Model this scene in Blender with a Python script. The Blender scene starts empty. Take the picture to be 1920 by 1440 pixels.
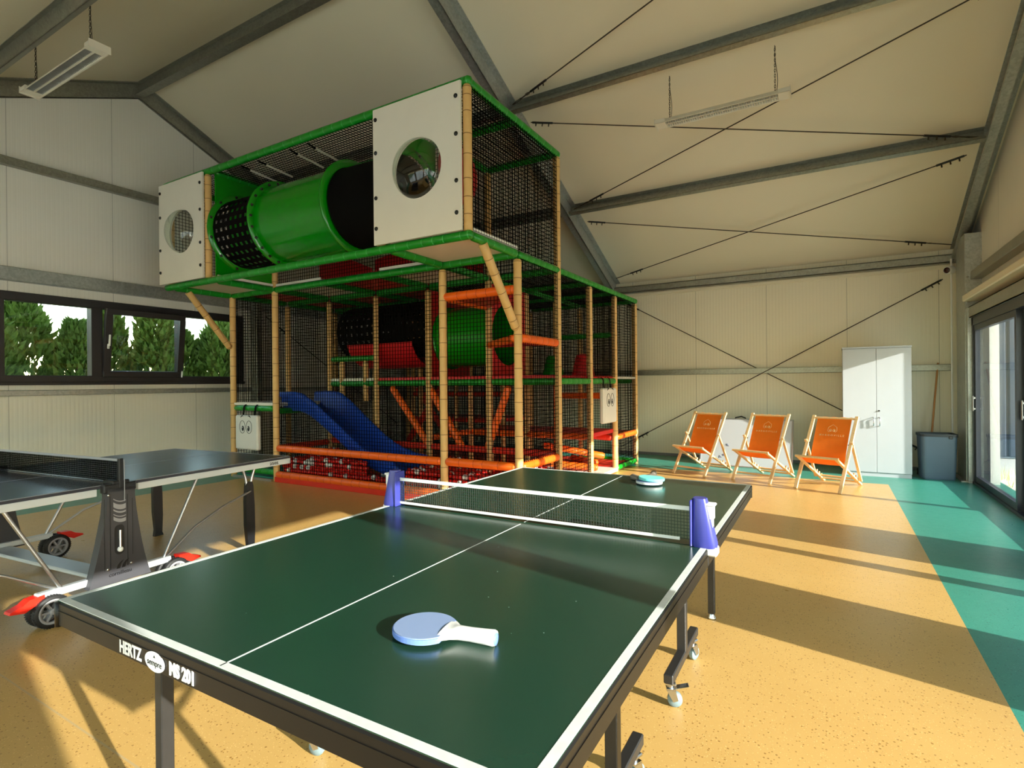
import bpy, math, random
from mathutils import Vector, Matrix
R = math.radians
rnd = random.Random(7)
sc = bpy.context.scene
COL = sc.collection
V = Vector

# ------------------------------------------------------------------ mesh builder
class MB:
    def __init__(s):
        s.v = []; s.f = []; s.m = []; s.s = []
    def add(s, verts, faces, mi=0, smooth=False, M=None):
        b = len(s.v)
        if M is not None:
            verts = [M @ V(p) for p in verts]
        s.v.extend([tuple(p) for p in verts])
        for f in faces:
            s.f.append([b + i for i in f]); s.m.append(mi); s.s.append(smooth)
        return s
    def box(s, x0, x1, y0, y1, z0, z1, mi=0, M=None, c=0.0):
        if x0 > x1: x0, x1 = x1, x0
        if y0 > y1: y0, y1 = y1, y0
        if z0 > z1: z0, z1 = z1, z0
        if c <= 0:
            v = [(x, y, z) for z in (z0, z1) for y in (y0, y1) for x in (x0, x1)]
            f = [(0, 2, 3, 1), (4, 5, 7, 6), (0, 1, 5, 4), (2, 6, 7, 3), (0, 4, 6, 2), (1, 3, 7, 5)]
            return s.add(v, f, mi, False, M)
        c = min(c, (x1 - x0) * .49, (y1 - y0) * .49, (z1 - z0) * .49)
        cx, cy, cz = (x0 + x1) / 2, (y0 + y1) / 2, (z0 + z1) / 2
        hx, hy, hz = (x1 - x0) / 2, (y1 - y0) / 2, (z1 - z0) / 2
        v = []; idx = {}
        for sx in (-1, 1):
            for sy in (-1, 1):
                for sz in (-1, 1):
                    for a in range(3):
                        p = [sx * hx, sy * hy, sz * hz]
                        for b2 in range(3):
                            if b2 != a: p[b2] -= (sx, sy, sz)[b2] * c
                        idx[(sx, sy, sz, a)] = len(v)
                        v.append((cx + p[0], cy + p[1], cz + p[2]))
        f = []
        def key(a, sa, b2, sb, c2, sc2, w):
            d = [0, 0, 0]; d[a] = sa; d[b2] = sb; d[c2] = sc2
            return idx[(d[0], d[1], d[2], w)]
        for a in range(3):
            b2, c2 = (a + 1) % 3, (a + 2) % 3
            for sa in (-1, 1):
                q = [key(a, sa, b2, i, c2, j, a) for i, j in ((-1, -1), (1, -1), (1, 1), (-1, 1))]
                f.append(q if sa > 0 else q[::-1])
            for sb in (-1, 1):
                for sc2 in (-1, 1):
                    q = [key(b2, sb, c2, sc2, a, -1, b2), key(b2, sb, c2, sc2, a, 1, b2),
                         key(b2, sb, c2, sc2, a, 1, c2), key(b2, sb, c2, sc2, a, -1, c2)]
                    f.append(q if sb * sc2 < 0 else q[::-1])
        for sx in (-1, 1):
            for sy in (-1, 1):
                for sz in (-1, 1):
                    q = [idx[(sx, sy, sz, k)] for k in range(3)]
                    f.append(q if sx * sy * sz > 0 else q[::-1])
        return s.add(v, f, mi, False, M)
    def bar(s, p0, p1, w, h, up=(0, 0, 1), mi=0, c=0.0):
        p0, p1 = V(p0), V(p1); d = p1 - p0; L = d.length; d.normalize()
        u = V(up); x = u.cross(d)
        if x.length < 1e-4: x = V((1, 0, 0)).cross(d)
        x.normalize(); y = d.cross(x)
        M = Matrix((x, y, d)).transposed().to_4x4(); M.translation = p0
        return s.box(-w / 2, w / 2, -h / 2, h / 2, 0, L, mi, M, c)
    def tube(s, pts, r, n=12, mi=0, caps=True, closed=False, smooth=True):
        pts = [V(p) for p in pts]; N = len(pts)
        rs = r if isinstance(r, (list, tuple)) else [r] * N
        T = []
        for i in range(N):
            if closed: t = pts[(i + 1) % N] - pts[i - 1]
            elif i == 0: t = pts[1] - pts[0]
            elif i == N - 1: t = pts[-1] - pts[-2]
            else: t = (pts[i + 1] - pts[i]).normalized() + (pts[i] - pts[i - 1]).normalized()
            T.append(t.normalized())
        a = V((0, 0, 1)) if abs(T[0].z) < .9 else V((1, 0, 0))
        x = a.cross(T[0]).normalized()
        v = []; f = []
        for i in range(N):
            if i:
                x = x - T[i] * x.dot(T[i]); x.normalize()
            y = T[i].cross(x)
            for k in range(n):
                an = 2 * math.pi * k / n
                v.append(pts[i] + (x * math.cos(an) + y * math.sin(an)) * rs[i])
        for i in range(N if closed else N - 1):
            j = (i + 1) % N
            for k in range(n):
                k2 = (k + 1) % n
                f.append((i * n + k, i * n + k2, j * n + k2, j * n + k))
        s.add(v, f, mi, smooth)
        if caps and not closed:
            s.add(v[:n], [tuple(range(n))[::-1]], mi); s.add(v[-n:], [tuple(range(n))], mi)
        return s
    def lathe(s, prof, n=24, mi=0, M=None, smooth=True, mis=None, a0=0.0, a1=2 * math.pi):
        full = abs(a1 - a0 - 2 * math.pi) < 1e-5
        K = n if full else n + 1
        v = []
        for (r, z) in prof:
            for k in range(K):
                an = a0 + (a1 - a0) * k / n
                v.append((r * math.cos(an), r * math.sin(an), z))
        base = len(s.v)
        s.v.extend([tuple(M @ V(p)) if M is not None else p for p in v])
        for i in range(len(prof) - 1):
            for k in range(n):
                k2 = (k + 1) % K
                s.f.append([base + i * K + k, base + i * K + k2, base + (i + 1) * K + k2, base + (i + 1) * K + k])
                s.m.append(mis[i] if mis else mi); s.s.append(smooth)
        return s
    def sphere(s, c, r, nu=12, nv=8, mi=0, sc3=(1, 1, 1)):
        prof = [(r * math.sin(math.pi * i / nv) + 1e-6, -r * math.cos(math.pi * i / nv)) for i in range(nv + 1)]
        M = Matrix.Translation(V(c)) @ Matrix.Diagonal((*sc3, 1))
        return s.lathe(prof, nu, mi, M)
    def extr(s, poly, d, M=None, mi=0, c=True):
        n = len(poly)
        v = [(x, y, 0) for x, y in poly] + [(x, y, d) for x, y in poly]
        f = [tuple(range(n))[::-1], tuple(range(n, 2 * n))] + [(i, (i + 1) % n, n + (i + 1) % n, n + i) for i in range(n)]
        return s.add(v, f, mi, False, M)
    def grid(s, fn, nu, nv, mi=0, smooth=True, M=None):
        v = [fn(i / nu, j / nv) for j in range(nv + 1) for i in range(nu + 1)]
        f = [(j * (nu + 1) + i, j * (nu + 1) + i + 1, (j + 1) * (nu + 1) + i + 1, (j + 1) * (nu + 1) + i)
             for j in range(nv) for i in range(nu)]
        return s.add(v, f, mi, smooth, M)
    def thread(s, a, b, r, mi=0):      # square strand
        a, b = V(a), V(b); d = (b - a).normalized()
        x = (V((0, 0, 1)) if abs(d.z) < .9 else V((1, 0, 0))).cross(d).normalized(); y = d.cross(x)
        v = [p + (x * i + y * j) * r for p in (a, b) for i, j in ((1, 1), (-1, 1), (-1, -1), (1, -1))]
        return s.add(v, [(0, 1, 5, 4), (1, 2, 6, 5), (2, 3, 7, 6), (3, 0, 4, 7)], mi)
    def net(s, p, U, W, cu, cv, r, mi=0):
        p, U, W = V(p), V(U), V(W)
        nu = max(1, round(U.length / cu)); nw = max(1, round(W.length / cv))
        for i in range(nu + 1):
            a = p + U * (i / nu); s.thread(a, a + W, r, mi)
        for j in range(nw + 1):
            a = p + W * (j / nw); s.thread(a, a + U, r, mi)
        return s
    def mesh(s, name, mats):
        me = bpy.data.meshes.new(name)
        me.from_pydata(s.v, [], s.f)
        mats = mats if isinstance(mats, (list, tuple)) else [mats]
        for m in mats: me.materials.append(m)
        me.polygons.foreach_set('material_index', s.m)
        me.polygons.foreach_set('use_smooth', s.s)
        me.update()
        return me
    def build(s, name, mats, parent=None, world=False):
        me = s.mesh(name, mats)
        o = bpy.data.objects.new(name, me); COL.objects.link(o)
        if parent is not None:
            o.parent = parent
            if world: o.matrix_parent_inverse = WM(parent).inverted()
        return o

def WM(o):
    M = Matrix.Translation(o.location) @ o.rotation_euler.to_matrix().to_4x4()
    return WM(o.parent) @ o.matrix_parent_inverse @ M if o.parent else M

def tag(o, label=None, cat=None, group=None, kind=None):
    if label: o['label'] = label
    if cat: o['category'] = cat
    if group: o['group'] = group
    if kind: o['kind'] = kind
    return o
def thing(name, label, cat, loc=(0, 0, 0), rz=0.0, group=None):
    o = bpy.data.objects.new(name, None); COL.objects.link(o)
    o.empty_display_size = .1
    o.location = loc; o.rotation_euler = (0, 0, rz)
    return tag(o, label, cat, group)
def struct(name, mb, mats, parent=None):
    o = mb.build(name, mats, parent)
    if parent is None: o['kind'] = 'structure'
    return o
def dup(root, loc, rz, label=None):
    r = root.copy(); COL.objects.link(r); r.location = loc; r.rotation_euler = (0, 0, rz)
    if label: r['label'] = label
    for ch in list(root.children):
        c = ch.copy(); COL.objects.link(c); c.parent = r
        for g in ch.children:
            d = g.copy(); COL.objects.link(d); d.parent = c
    return r
def text_into(mb, txt, size, M, mi=0, depth=.0008, align='CENTER', bold=0.0, sx=1.0, spacing=1.0):
    cu = bpy.data.curves.new('lettering', 'FONT'); cu.body = txt; cu.size = size
    cu.align_x = align; cu.align_y = 'CENTER'; cu.extrude = depth; cu.offset = bold
    cu.space_character = spacing; cu.resolution_u = 3
    o = bpy.data.objects.new('lettering', cu); COL.objects.link(o)
    me = bpy.data.meshes.new_from_object(o.evaluated_get(bpy.context.evaluated_depsgraph_get()))
    mb.add([(p.co.x * sx, p.co.y, p.co.z) for p in me.vertices], [tuple(p.vertices) for p in me.polygons], mi, False, M)
    bpy.data.objects.remove(o); bpy.data.curves.remove(cu); bpy.data.meshes.remove(me)
def frame(o, x, y):       # matrix from origin, x axis and y axis (z = x cross y)
    x = V(x).normalized(); y = V(y); z = x.cross(y).normalized(); y = z.cross(x)
    M = Matrix((x, y, z)).transposed().to_4x4(); M.translation = V(o)
    return M

# ------------------------------------------------------------------ materials
def lin(c):
    return tuple(((x / 255) / 12.92 if x / 255 <= .04045 else ((x / 255 + .055) / 1.055) ** 2.4) for x in c)
class NT:
    def __init__(s, m):
        s.t = m.node_tree; s.n = s.t.nodes; s.l = s.t.links
    def new(s, ty, **kw):
        n = s.n.new(ty)
        for k, v in kw.items(): setattr(n, k, v)
        return n
    def val(s, sock, v):
        if hasattr(v, 'is_output'): s.l.new(v, sock)
        else: sock.default_value = v
    def math(s, op, a, b=None, c=None, clamp=False):
        n = s.new('ShaderNodeMath', operation=op); n.use_clamp = clamp
        for i, x in enumerate((a, b, c)):
            if x is not None: s.val(n.inputs[i], x)
        return n.outputs[0]
    def mix(s, f, a, b):
        n = s.new('ShaderNodeMix', data_type='RGBA'); s.val(n.inputs[0], f)
        for i, x in ((6, a), (7, b)):
            s.val(n.inputs[i], x if hasattr(x, 'is_output') else (*x, 1))
        return n.outputs[2]
    def pos(s):
        return s.new('ShaderNodeNewGeometry').outputs['Position']
    def obj(s):
        return s.new('ShaderNodeTexCoord').outputs['Object']
    def xyz(s, p):
        n = s.new('ShaderNodeSeparateXYZ'); s.l.new(p, n.inputs[0]); return n.outputs
    def noise(s, p, scale, detail=2, rough=.5):
        n = s.new('ShaderNodeTexNoise'); n.inputs['Scale'].default_value = scale
        n.inputs['Detail'].default_value = detail; n.inputs['Roughness'].default_value = rough
        if p is not None: s.l.new(p, n.inputs['Vector'])
        return n.outputs['Fac']
    def bump(s, h, strength, dist=.01):
        n = s.new('ShaderNodeBump'); n.inputs['Strength'].default_value = strength
        n.inputs['Distance'].default_value = dist; s.val(n.inputs['Height'], h); return n.outputs[0]
def base(name):
    m = bpy.data.materials.new(name); m.use_nodes = True
    t = NT(m); p = t.n['Principled BSDF']
    return m, t, p
def mat(name, col, rough=.5, metal=0.0, spec=.5, var=.08, vs=6.0, bump=0.0, bs=80.0, coat=0.0, trans=0.0):
    m, t, p = base(name)
    c = lin(col)
    o = t.obj(); f = t.noise(o, vs, 3)
    a = tuple(min(1, x * (1 - var)) for x in c); b = tuple(min(1, x * (1 + var)) for x in c)
    t.l.new(t.mix(f, a, b), p.inputs['Base Color'])
    p.inputs['Roughness'].default_value = rough; p.inputs['Metallic'].default_value = metal
    p.inputs['Specular IOR Level'].default_value = spec
    p.inputs['Coat Weight'].default_value = coat; p.inputs['Coat Roughness'].default_value = .15
    if bump: t.l.new(t.bump(t.noise(o, bs, 2), bump), p.inputs['Normal'])
    return m
def mat_galv(name, col=(150, 152, 148)):
    m, t, p = base(name); o = t.obj()
    vo = t.new('ShaderNodeTexVoronoi'); vo.inputs['Scale'].default_value = 45; t.l.new(o, vo.inputs['Vector'])
    c = lin(col)
    r = t.xyz(vo.outputs['Color'])[0]
    f = t.math('ADD', t.math('MULTIPLY', r, .5), t.math('MULTIPLY', t.noise(o, 9, 4), .5))
    t.l.new(t.mix(f, tuple(x * .72 for x in c), tuple(min(1, x * 1.25) for x in c)), p.inputs['Base Color'])
    p.inputs['Metallic'].default_value = .75
    t.l.new(t.math('ADD', .34, t.math('MULTIPLY', r, .16)), p.inputs['Roughness'])
    return m
def mat_wall(name, axis, seam0, step, col=(233, 231, 222)):
    m, t, p = base(name); X = t.xyz(t.pos())
    u = X[axis]
    k = t.math('FRACT', t.math('DIVIDE', t.math('SUBTRACT', u, seam0 - step * 40), step))
    d = t.math('MINIMUM', k, t.math('SUBTRACT', 1.0, k))
    seam = t.math('LESS_THAN', d, .0042 / step)
    rib = t.math('FRACT', t.math('MULTIPLY', u, 1 / .05))
    ribm = t.math('LESS_THAN', rib, .12)
    c = lin(col)
    n = t.noise(t.pos(), 1.6, 3)
    colr = t.mix(n, tuple(x * .95 for x in c), tuple(min(1, x * 1.03) for x in c))
    colr = t.mix(t.math('MULTIPLY', ribm, .16), colr, tuple(x * .55 for x in c))
    colr = t.mix(t.math('MULTIPLY', seam, .55), colr, tuple(x * .3 for x in c))
    t.l.new(colr, p.inputs['Base Color'])
    p.inputs['Roughness'].default_value = .42
    h = t.math('SUBTRACT', t.math('SINE', t.math('MULTIPLY', u, 2 * math.pi / .05)), t.math('MULTIPLY', seam, 4.0))
    t.l.new(t.bump(h, .12, .004), p.inputs['Normal'])
    return m
def mat_floor():
    m, t, p = base('speckled_vinyl'); P = t.pos(); X = t.xyz(P)
    teal = t.math('MAXIMUM', t.math('MAXIMUM', t.math('GREATER_THAN', X[0], .63), t.math('LESS_THAN', X[0], -7.53)),
                  t.math('GREATER_THAN', X[1], 8.6))
    def speck(scale, thr):
        vo = t.new('ShaderNodeTexVoronoi'); vo.inputs['Scale'].default_value = scale; t.l.new(P, vo.inputs['Vector'])
        r = t.xyz(vo.outputs['Color'])
        big = t.math('MULTIPLY', r[0], .36)
        on = t.math('LESS_THAN', vo.outputs['Distance'], big)
        return t.math('MULTIPLY', on, t.math('LESS_THAN', r[1], thr)), r[2]
    s1, c1 = speck(82, .62); s2, c2 = speck(140, .5)
    n = t.noise(P, 2.2, 4)
    ye = t.mix(n, lin((196, 154, 88)), lin((208, 168, 101)))
    ye = t.mix(t.math('MULTIPLY', s2, .55), ye, lin((240, 205, 135)))
    ye = t.mix(t.math('MULTIPLY', s1, .75), ye, lin((135, 92, 38)))
    seam = t.math('LESS_THAN', t.math('ABSOLUTE', t.math('SUBTRACT', X[1], 1.0)), .004)
    ye = t.mix(t.math('MULTIPLY', seam, .6), ye, lin((178, 160, 126)))
    te = t.mix(n, lin((54, 134, 116)), lin((68, 148, 130)))
    te = t.mix(t.math('MULTIPLY', s2, .5), te, lin((105, 195, 165)))
    te = t.mix(t.math('MULTIPLY', s1, .6), te, lin((18, 88, 72)))
    t.l.new(t.mix(teal, ye, te), p.inputs['Base Color'])
    t.l.new(t.math('ADD', .24, t.math('MULTIPLY', t.noise(P, 14, 3), .14)), p.inputs['Roughness'])
    p.inputs['Specular IOR Level'].default_value = .5
    t.l.new(t.bump(t.noise(P, 160, 2), .06, .003), p.inputs['Normal'])
    return m
def mat_table(name, col, spk):
    m, t, p = base(name); o = t.obj()
    vo = t.new('ShaderNodeTexVoronoi'); vo.inputs['Scale'].default_value = 22; t.l.new(o, vo.inputs['Vector'])
    r = t.xyz(vo.outputs['Color'])
    on = t.math('MULTIPLY', t.math('LESS_THAN', vo.outputs['Distance'], t.math('MULTIPLY', r[0], .05)), t.math('LESS_THAN', r[1], .5))
    c = lin(col)
    n = t.noise(o, 3.5, 6, .7)
    cc = t.mix(n, tuple(x * .92 for x in c), tuple(x * 1.08 for x in c))
    cc = t.mix(t.math('MULTIPLY', on, spk), cc, lin((190, 205, 195)))
    t.l.new(cc, p.inputs['Base Color'])
    t.l.new(t.math('ADD', .2, t.math('MULTIPLY', t.noise(o, 2.5, 3, .5), .09)), p.inputs['Roughness'])
    p.inputs['Specular IOR Level'].default_value = .55
    return m
def mat_glass(name, tint=(.93, .96, .96), f0=.05, gain=1.0):
    m = bpy.data.materials.new(name); m.use_nodes = True; t = NT(m)
    t.n.remove(t.n['Principled BSDF']); out = t.n['Material Output']
    lw = t.new('ShaderNodeLayerWeight'); lw.inputs['Blend'].default_value = .5
    n = t.noise(t.obj(), .8, 1)
    fr = t.math('ADD', f0, t.math('MULTIPLY', t.math('POWER', lw.outputs['Facing'], 5.0), (1 - f0) * gain), clamp=True)
    tr = t.new('ShaderNodeBsdfTransparent')
    t.l.new(t.mix(n, tint, tuple(x * .985 for x in tint)), tr.inputs['Color'])
    gl = t.new('ShaderNodeBsdfGlossy'); gl.inputs['Roughness'].default_value = .01
    mx = t.new('ShaderNodeMixShader'); t.l.new(fr, mx.inputs[0]); t.l.new(tr.outputs[0], mx.inputs[1]); t.l.new(gl.outputs[0], mx.inputs[2])
    t.l.new(mx.outputs[0], out.inputs['Surface'])
    return m
def mat_leaf():
    m, t, p = base('thuja_needles'); g = t.new('ShaderNodeObjectInfo')
    n = t.noise(t.pos(), 2.3, 4)
    t.l.new(t.mix(n, lin((40, 78, 24)), lin((140, 168, 70))), p.inputs['Base Color'])
    p.inputs['Roughness'].default_value = .6
    return m
def mat_wood(name, a, b):
    m, t, p = base(name); mp = t.new('ShaderNodeMapping'); mp.inputs['Scale'].default_value = (30, 30, 2.5)
    t.l.new(t.obj(), mp.inputs['Vector'])
    t.l.new(t.mix(t.noise(mp.outputs[0], 2.5, 5, .6), lin(a), lin(b)), p.inputs['Base Color'])
    p.inputs['Roughness'].default_value = .45
    return m

M_ = dict(
    floor=mat_floor(),
    wback=mat_wall('panel_wall_long', 0, -2.1, 1.16, (238, 230, 208)), wside=mat_wall('panel_wall_end', 1, 2.69, 1.16),
    ceil=mat('ceiling_panel', (230, 220, 196), .38, var=.04, vs=.7),
    galv=mat_galv('galvanised_steel', (158, 158, 148)), galvl=mat_galv('galvanised_bright', (182, 186, 184)),
    dark=mat('anthracite_frame', (44, 42, 46), .45, var=.1), navy=mat('dark_blue_frame', (38, 42, 52), .4, var=.1),
    glass=mat_glass('window_glass', f0=.06), glassr=mat_glass('door_glass', f0=.06),
    dome=mat_glass('acrylic_dome', (.88, .93, .88), f0=.08),
    bamboo=mat('bamboo_foam', (222, 178, 112), .5, var=.08, vs=12), bambor=mat('bamboo_ring', (120, 78, 34), .6),
    green=mat('green_foam', (6, 140, 28), .34, spec=.6, var=.12, vs=5), greenr=mat('green_ring', (88, 190, 110), .4),
    orange=mat('orange_foam', (248, 104, 22), .38, var=.1, vs=5), oranger=mat('orange_ring', (172, 50, 10), .5),
    red=mat('red_vinyl', (205, 22, 30), .42, var=.1), redd=mat('red_foam', (216, 46, 26), .42, var=.12),
    beige=mat('beige_board', (232, 214, 186), .45, var=.04), white=mat('white_board', (236, 230, 218), .4, var=.03),
    tube=mat('green_plastic', (2, 138, 6), .2, spec=.6, var=.08, vs=3), black=mat('black_net_cord', (10, 9, 9), .95, spec=.05, var=.2),
    bolt=mat('black_cap', (18, 18, 18), .35), webb=mat('black_webbing', (10, 9, 9), .85, spec=.1, var=.2),
    blue=mat('blue_plastic', (18, 72, 190), .35, spec=.5, var=.1, vs=4, bump=.05, bs=200),
    ballr=mat('red_ball', (222, 34, 26), .28, var=.1), ballw=mat('white_ball', (238, 236, 232), .28, var=.03),
    tgreen=mat_table('green_table_top', (29, 59, 46), .6), tblack=mat_table('slate_table_top', (44, 44, 54), .1),
    tline=mat('white_line_paint', (206, 210, 208), .5, var=.14, vs=40), tframe=mat('black_aluminium', (20, 16, 13), .4, spec=.35, var=.15),
    bsteel=mat('black_painted_steel', (40, 38, 37), .42, var=.25, vs=30), chrome=mat('bright_steel', (200, 203, 206), .22, metal=1.0, var=.05),
    wsteel=mat('white_painted_steel', (206, 210, 214), .3, var=.05), alu=mat('satin_aluminium', (188, 190, 194), .3, metal=.85, var=.06),
    rubber=mat('grey_rubber', (120, 140, 146), .5), rubblack=mat('black_rubber', (28, 28, 30), .6),
    plast=mat('charcoal_plastic', (64, 64, 70), .55, var=.1, bump=.08, bs=260), plastd=mat('black_plastic', (24, 24, 27), .3, var=.1),
    grey=mat('silver_print', (150, 150, 156), .5), redp=mat('red_pedal', (230, 40, 24), .35),
    npost=mat('indigo_plastic', (58, 62, 150), .32, var=.08), wplast=mat('white_plastic', (238, 238, 238), .35, var=.02),
    band=mat('white_net_band', (226, 226, 226), .6, var=.05), pnet=mat('dark_green_net', (52, 58, 52), .8, var=.2),
    pblue=mat('pale_blue_rubber', (132, 152, 192), .55, var=.05, bump=.25, bs=900), pedge=mat('blue_edge', (110, 140, 215), .4),
    pteal=mat('aqua_rubber', (118, 214, 214), .5, var=.05), pgrey=mat('grey_grip', (130, 120, 112), .5),
    wood=mat_wood('beech_wood', (238, 208, 158), (214, 172, 116)), woodd=mat_wood('stick_wood', (196, 140, 84), (170, 112, 60)),
    canvas=mat('orange_canvas', (246, 148, 40), .75, var=.06, vs=14, bump=.15, bs=500), print=mat('cream_print', (244, 206, 140), .7, var=.05),
    cab=mat('white_laminate', (186, 190, 196), .7, spec=.2, var=.02), cabd=mat('grey_gap', (120, 124, 126), .6),
    bin=mat('slate_blue_plastic', (82, 100, 116), .42, var=.06), binr=mat('black_rim', (34, 40, 46), .4),
    skin=mat('dark_lens', (52, 12, 22), .2), ink=mat('black_ink', (20, 20, 22), .6),
    foam=mat('white_cloth_pad', (222, 220, 214), .6, var=.04), teal=mat('teal_lino', (56, 150, 126), .4),
    leaf=mat_leaf(), bark=mat('bark', (80, 62, 44), .8, var=.2), turf=mat('turf', (92, 104, 60), .9, var=.25, vs=20),
    pave=mat('pale_paving', (226, 222, 212), .7, var=.05, vs=3), clad=mat('blue_cladding', (58, 72, 92), .5, var=.06),
    blade=mat('dry_grass', (190, 190, 110), .7, var=.15), lamp=mat('lamp_white', (226, 220, 204), .4, var=.02),
    tubeoff=mat('unlit_tube', (232, 230, 222), .3, var=.02), cable=mat('steel_cable', (70, 62, 52), .5, metal=.4, var=.15),
    marks=mat('board_scribble', (120, 130, 170), .6),
)
G = M_
def translucent(m, f):
    t = NT(m); p = t.n['Principled BSDF']; out = t.n['Material Output']
    tr = t.new('ShaderNodeBsdfTranslucent'); t.l.new(p.inputs['Base Color'].links[0].from_socket, tr.inputs['Color'])
    mx = t.new('ShaderNodeMixShader'); mx.inputs[0].default_value = f
    t.l.new(p.outputs[0], mx.inputs[1]); t.l.new(tr.outputs[0], mx.inputs[2]); t.l.new(mx.outputs[0], out.inputs['Surface'])
translucent(G['canvas'], .4); translucent(G['leaf'], .3)
# ------------------------------------------------------------------ the hall
XL, XR, YB, YF = -8.85, 1.72, 10.15, -1.75
def zc(y): return 5.86 - .436 * abs(y - 4.2)       # underside of the roof panels
b = MB().box(XL - .2, XR + .2, YF - .2, YB + .2, -.12, 0)
struct('floor', b, G['floor'])
b = MB()
for s in (1, -1):
    y0, y1 = 4.2, 4.2 + s * 6.15
    v = [(x, y, zc(y) + d) for d in (0, .12) for y in (y0, y1) for x in (XL - .2, XR + .2)]
    b.add(v, [(0, 1, 3, 2), (4, 6, 7, 5), (0, 4, 5, 1), (2, 3, 7, 6), (0, 2, 6, 4), (1, 5, 7, 3)])
struct('ceiling', b, G['ceil'])
struct('wall_back', MB().box(XL - .2, XR + .2, YB, YB + .12, 0, 3.4), G['wback'])
# end walls: boxes below, gable above
def gable(b, x0, x1, z0):
    prof = [(YF, z0), (YB, z0), (YB, zc(YB) + .03), (4.2, zc(4.2) + .03), (YF, zc(YF) + .03)]
    v = [(x, y, z) for x in (x0, x1) for y, z in prof]; n = 5
    b.add(v, [tuple(range(n)), tuple(range(n, 2 * n))[::-1]] + [(i, i + n, (i + 1) % n + n, (i + 1) % n) for i in range(n)])
WY0, WY1, WZ0, WZ1 = 1.45, 5.82, 1.43, 2.575
b = MB(); gable(b, XL - .14, XL, WZ1)
b.box(XL - .14, XL, YF, WY0, 0, WZ1); b.box(XL - .14, XL, WY1, YB, 0, WZ1); b.box(XL - .14, XL, WY0, WY1, 0, WZ0)
struct('wall_left', b, G['wside'])
DH = 2.17
OPEN = [(5.555, 9.19), (3.46, 4.97), (-.14, 2.92), (-1.5, -.4)]  # pier between the last two openings added to cast a floor shadow stripe
b = MB(); gable(b, XR, XR + .14, DH)
ys = [YF] + [q for o in sorted(OPEN) for q in o] + [YB]
for i in range(0, len(ys), 2): b.box(XR, XR + .14, ys[i], ys[i + 1], 0, DH)
struct('wall_right', b, G['wside'])
FILL_OPEN = [(-7.2, -4.6), (-4.3, -1.6), (-1.3, 1.4)]
FH = 3.0
b = MB().box(XL, XR, YF - .14, YF, FH, 3.35)
xs = [XL] + [q for o in FILL_OPEN for q in o] + [XR]
for i in range(0, len(xs), 2): b.box(xs[i], xs[i + 1], YF - .14, YF, 0, FH)
struct('wall_front', b, G['wback'])

# glazed doors in the right wall
def pane(parent, x0, x1, y0, y1, z0, z1, m='glass'):
    return MB().box(x0, x1, y0, y1, z0, z1).build('pane', G[m], parent)
mull = {0: [7.27], 1: [4.48], 2: [1.08], 3: []}
for k, (a, c) in enumerate(OPEN):
    d = bpy.data.objects.new('door_%d' % (k + 1), None); COL.objects.link(d); d['kind'] = 'structure'
    fr = MB()
    fr.box(1.585, 1.75, a, a + .07, 0, DH); fr.box(1.585, 1.75, c - .07, c, 0, DH)
    fr.box(1.585, 1.75, a, c, 2.06, DH); fr.box(1.585, 1.75, a, c, 0, .035)
    fr.build('frame', G['navy'], d)
    cuts = [a + .07] + [m for m in mull[k]] + [c - .07]
    for i in range(len(cuts) - 1):
        p, q = cuts[i], cuts[i + 1]; w = .055 if k == 0 else .07
        xx = 1.60 if (i % 2 == len(cuts) % 2) else 1.655
        lf = MB()
        lf.box(xx, xx + .055, p, p + w, .035, 2.06); lf.box(xx, xx + .055, q - w, q, .035, 2.06)
        lf.box(xx, xx + .055, p + w, q - w, .035, .11); lf.box(xx, xx + .055, p + w, q - w, 1.99, 2.06)
        L = lf.build('leaf', G['navy'], d)
        pane(L, xx + .022, xx + .034, p + w, q - w, .11, 1.99, 'glassr')
        hd = MB().box(xx - .03, xx - .015, q - .05, q - .025, .95, 1.15, 0, None, .006)
        hd.box(xx - .02, xx, q - .045, q - .03, .97, .99).box(xx - .02, xx, q - .045, q - .03, 1.11, 1.13)
        hd.build('handle', G['alu'], L)
for k, (a, c) in enumerate(FILL_OPEN):  # front glazing out of view, added and enlarged to fill the hall with skylight
    d = bpy.data.objects.new('window_%d' % (k + 2), None); COL.objects.link(d); d['kind'] = 'structure'
    fr = MB(); y0, y1 = YF - .1, YF - .02
    fr.box(a, a + .07, y0, y1, .0, FH); fr.box(c - .07, c, y0, y1, 0, FH); m2 = (a + c) / 2
    fr.box(m2 - .05, m2 + .05, y0, y1, 0, FH); fr.box(a, c, y0, y1, FH - .08, FH); fr.box(a, c, y0, y1, 0, .08)
    fr.build('frame', G['navy'], d)
    for p, q in ((a + .07, m2 - .05), (m2 + .05, c - .07)): pane(d, p, q, YF - .07, YF - .06, .08, FH - .08)

# ribbon window in the left wall
d = bpy.data.objects.new('window_1', None); COL.objects.link(d); d['kind'] = 'structure'
fx0, fx1 = XL - .1, XL + .035
fr = MB()
fr.box(fx0, fx1, WY0, WY1, 2.465, WZ1, 0, None, .006); fr.box(fx0, fx1, WY0, WY1, WZ0, 1.525, 0, None, .006)
for y0, y1 in ((WY0, 1.53), (2.53, 2.645), (3.565, 3.70), (4.735, 4.775), (5.70, WY1)):
    fr.box(fx0, fx1 - .002, y0, y1, 1.5, 2.5)
fr.build('frame', G['dark'], d)
MB().box(XL - .02, XL + .05, WY0 - .02, WY1 + .02, WZ0 - .03, WZ0 + .012, 0, None, .008).build('sill', G['dark'], d)
for y0, y1 in ((1.53, 2.53), (2.645, 3.565), (4.775, 5.70)):
    pane(d, XL - .05, XL - .038, y0, y1, 1.525, 2.465)
T = Matrix.Translation((XL + .04, 0, 1.51)) @ Matrix.Rotation(R(7.0), 4, 'Y')
sf = MB(); sy0, sy1, sh = 3.685, 4.765, .965
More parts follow.
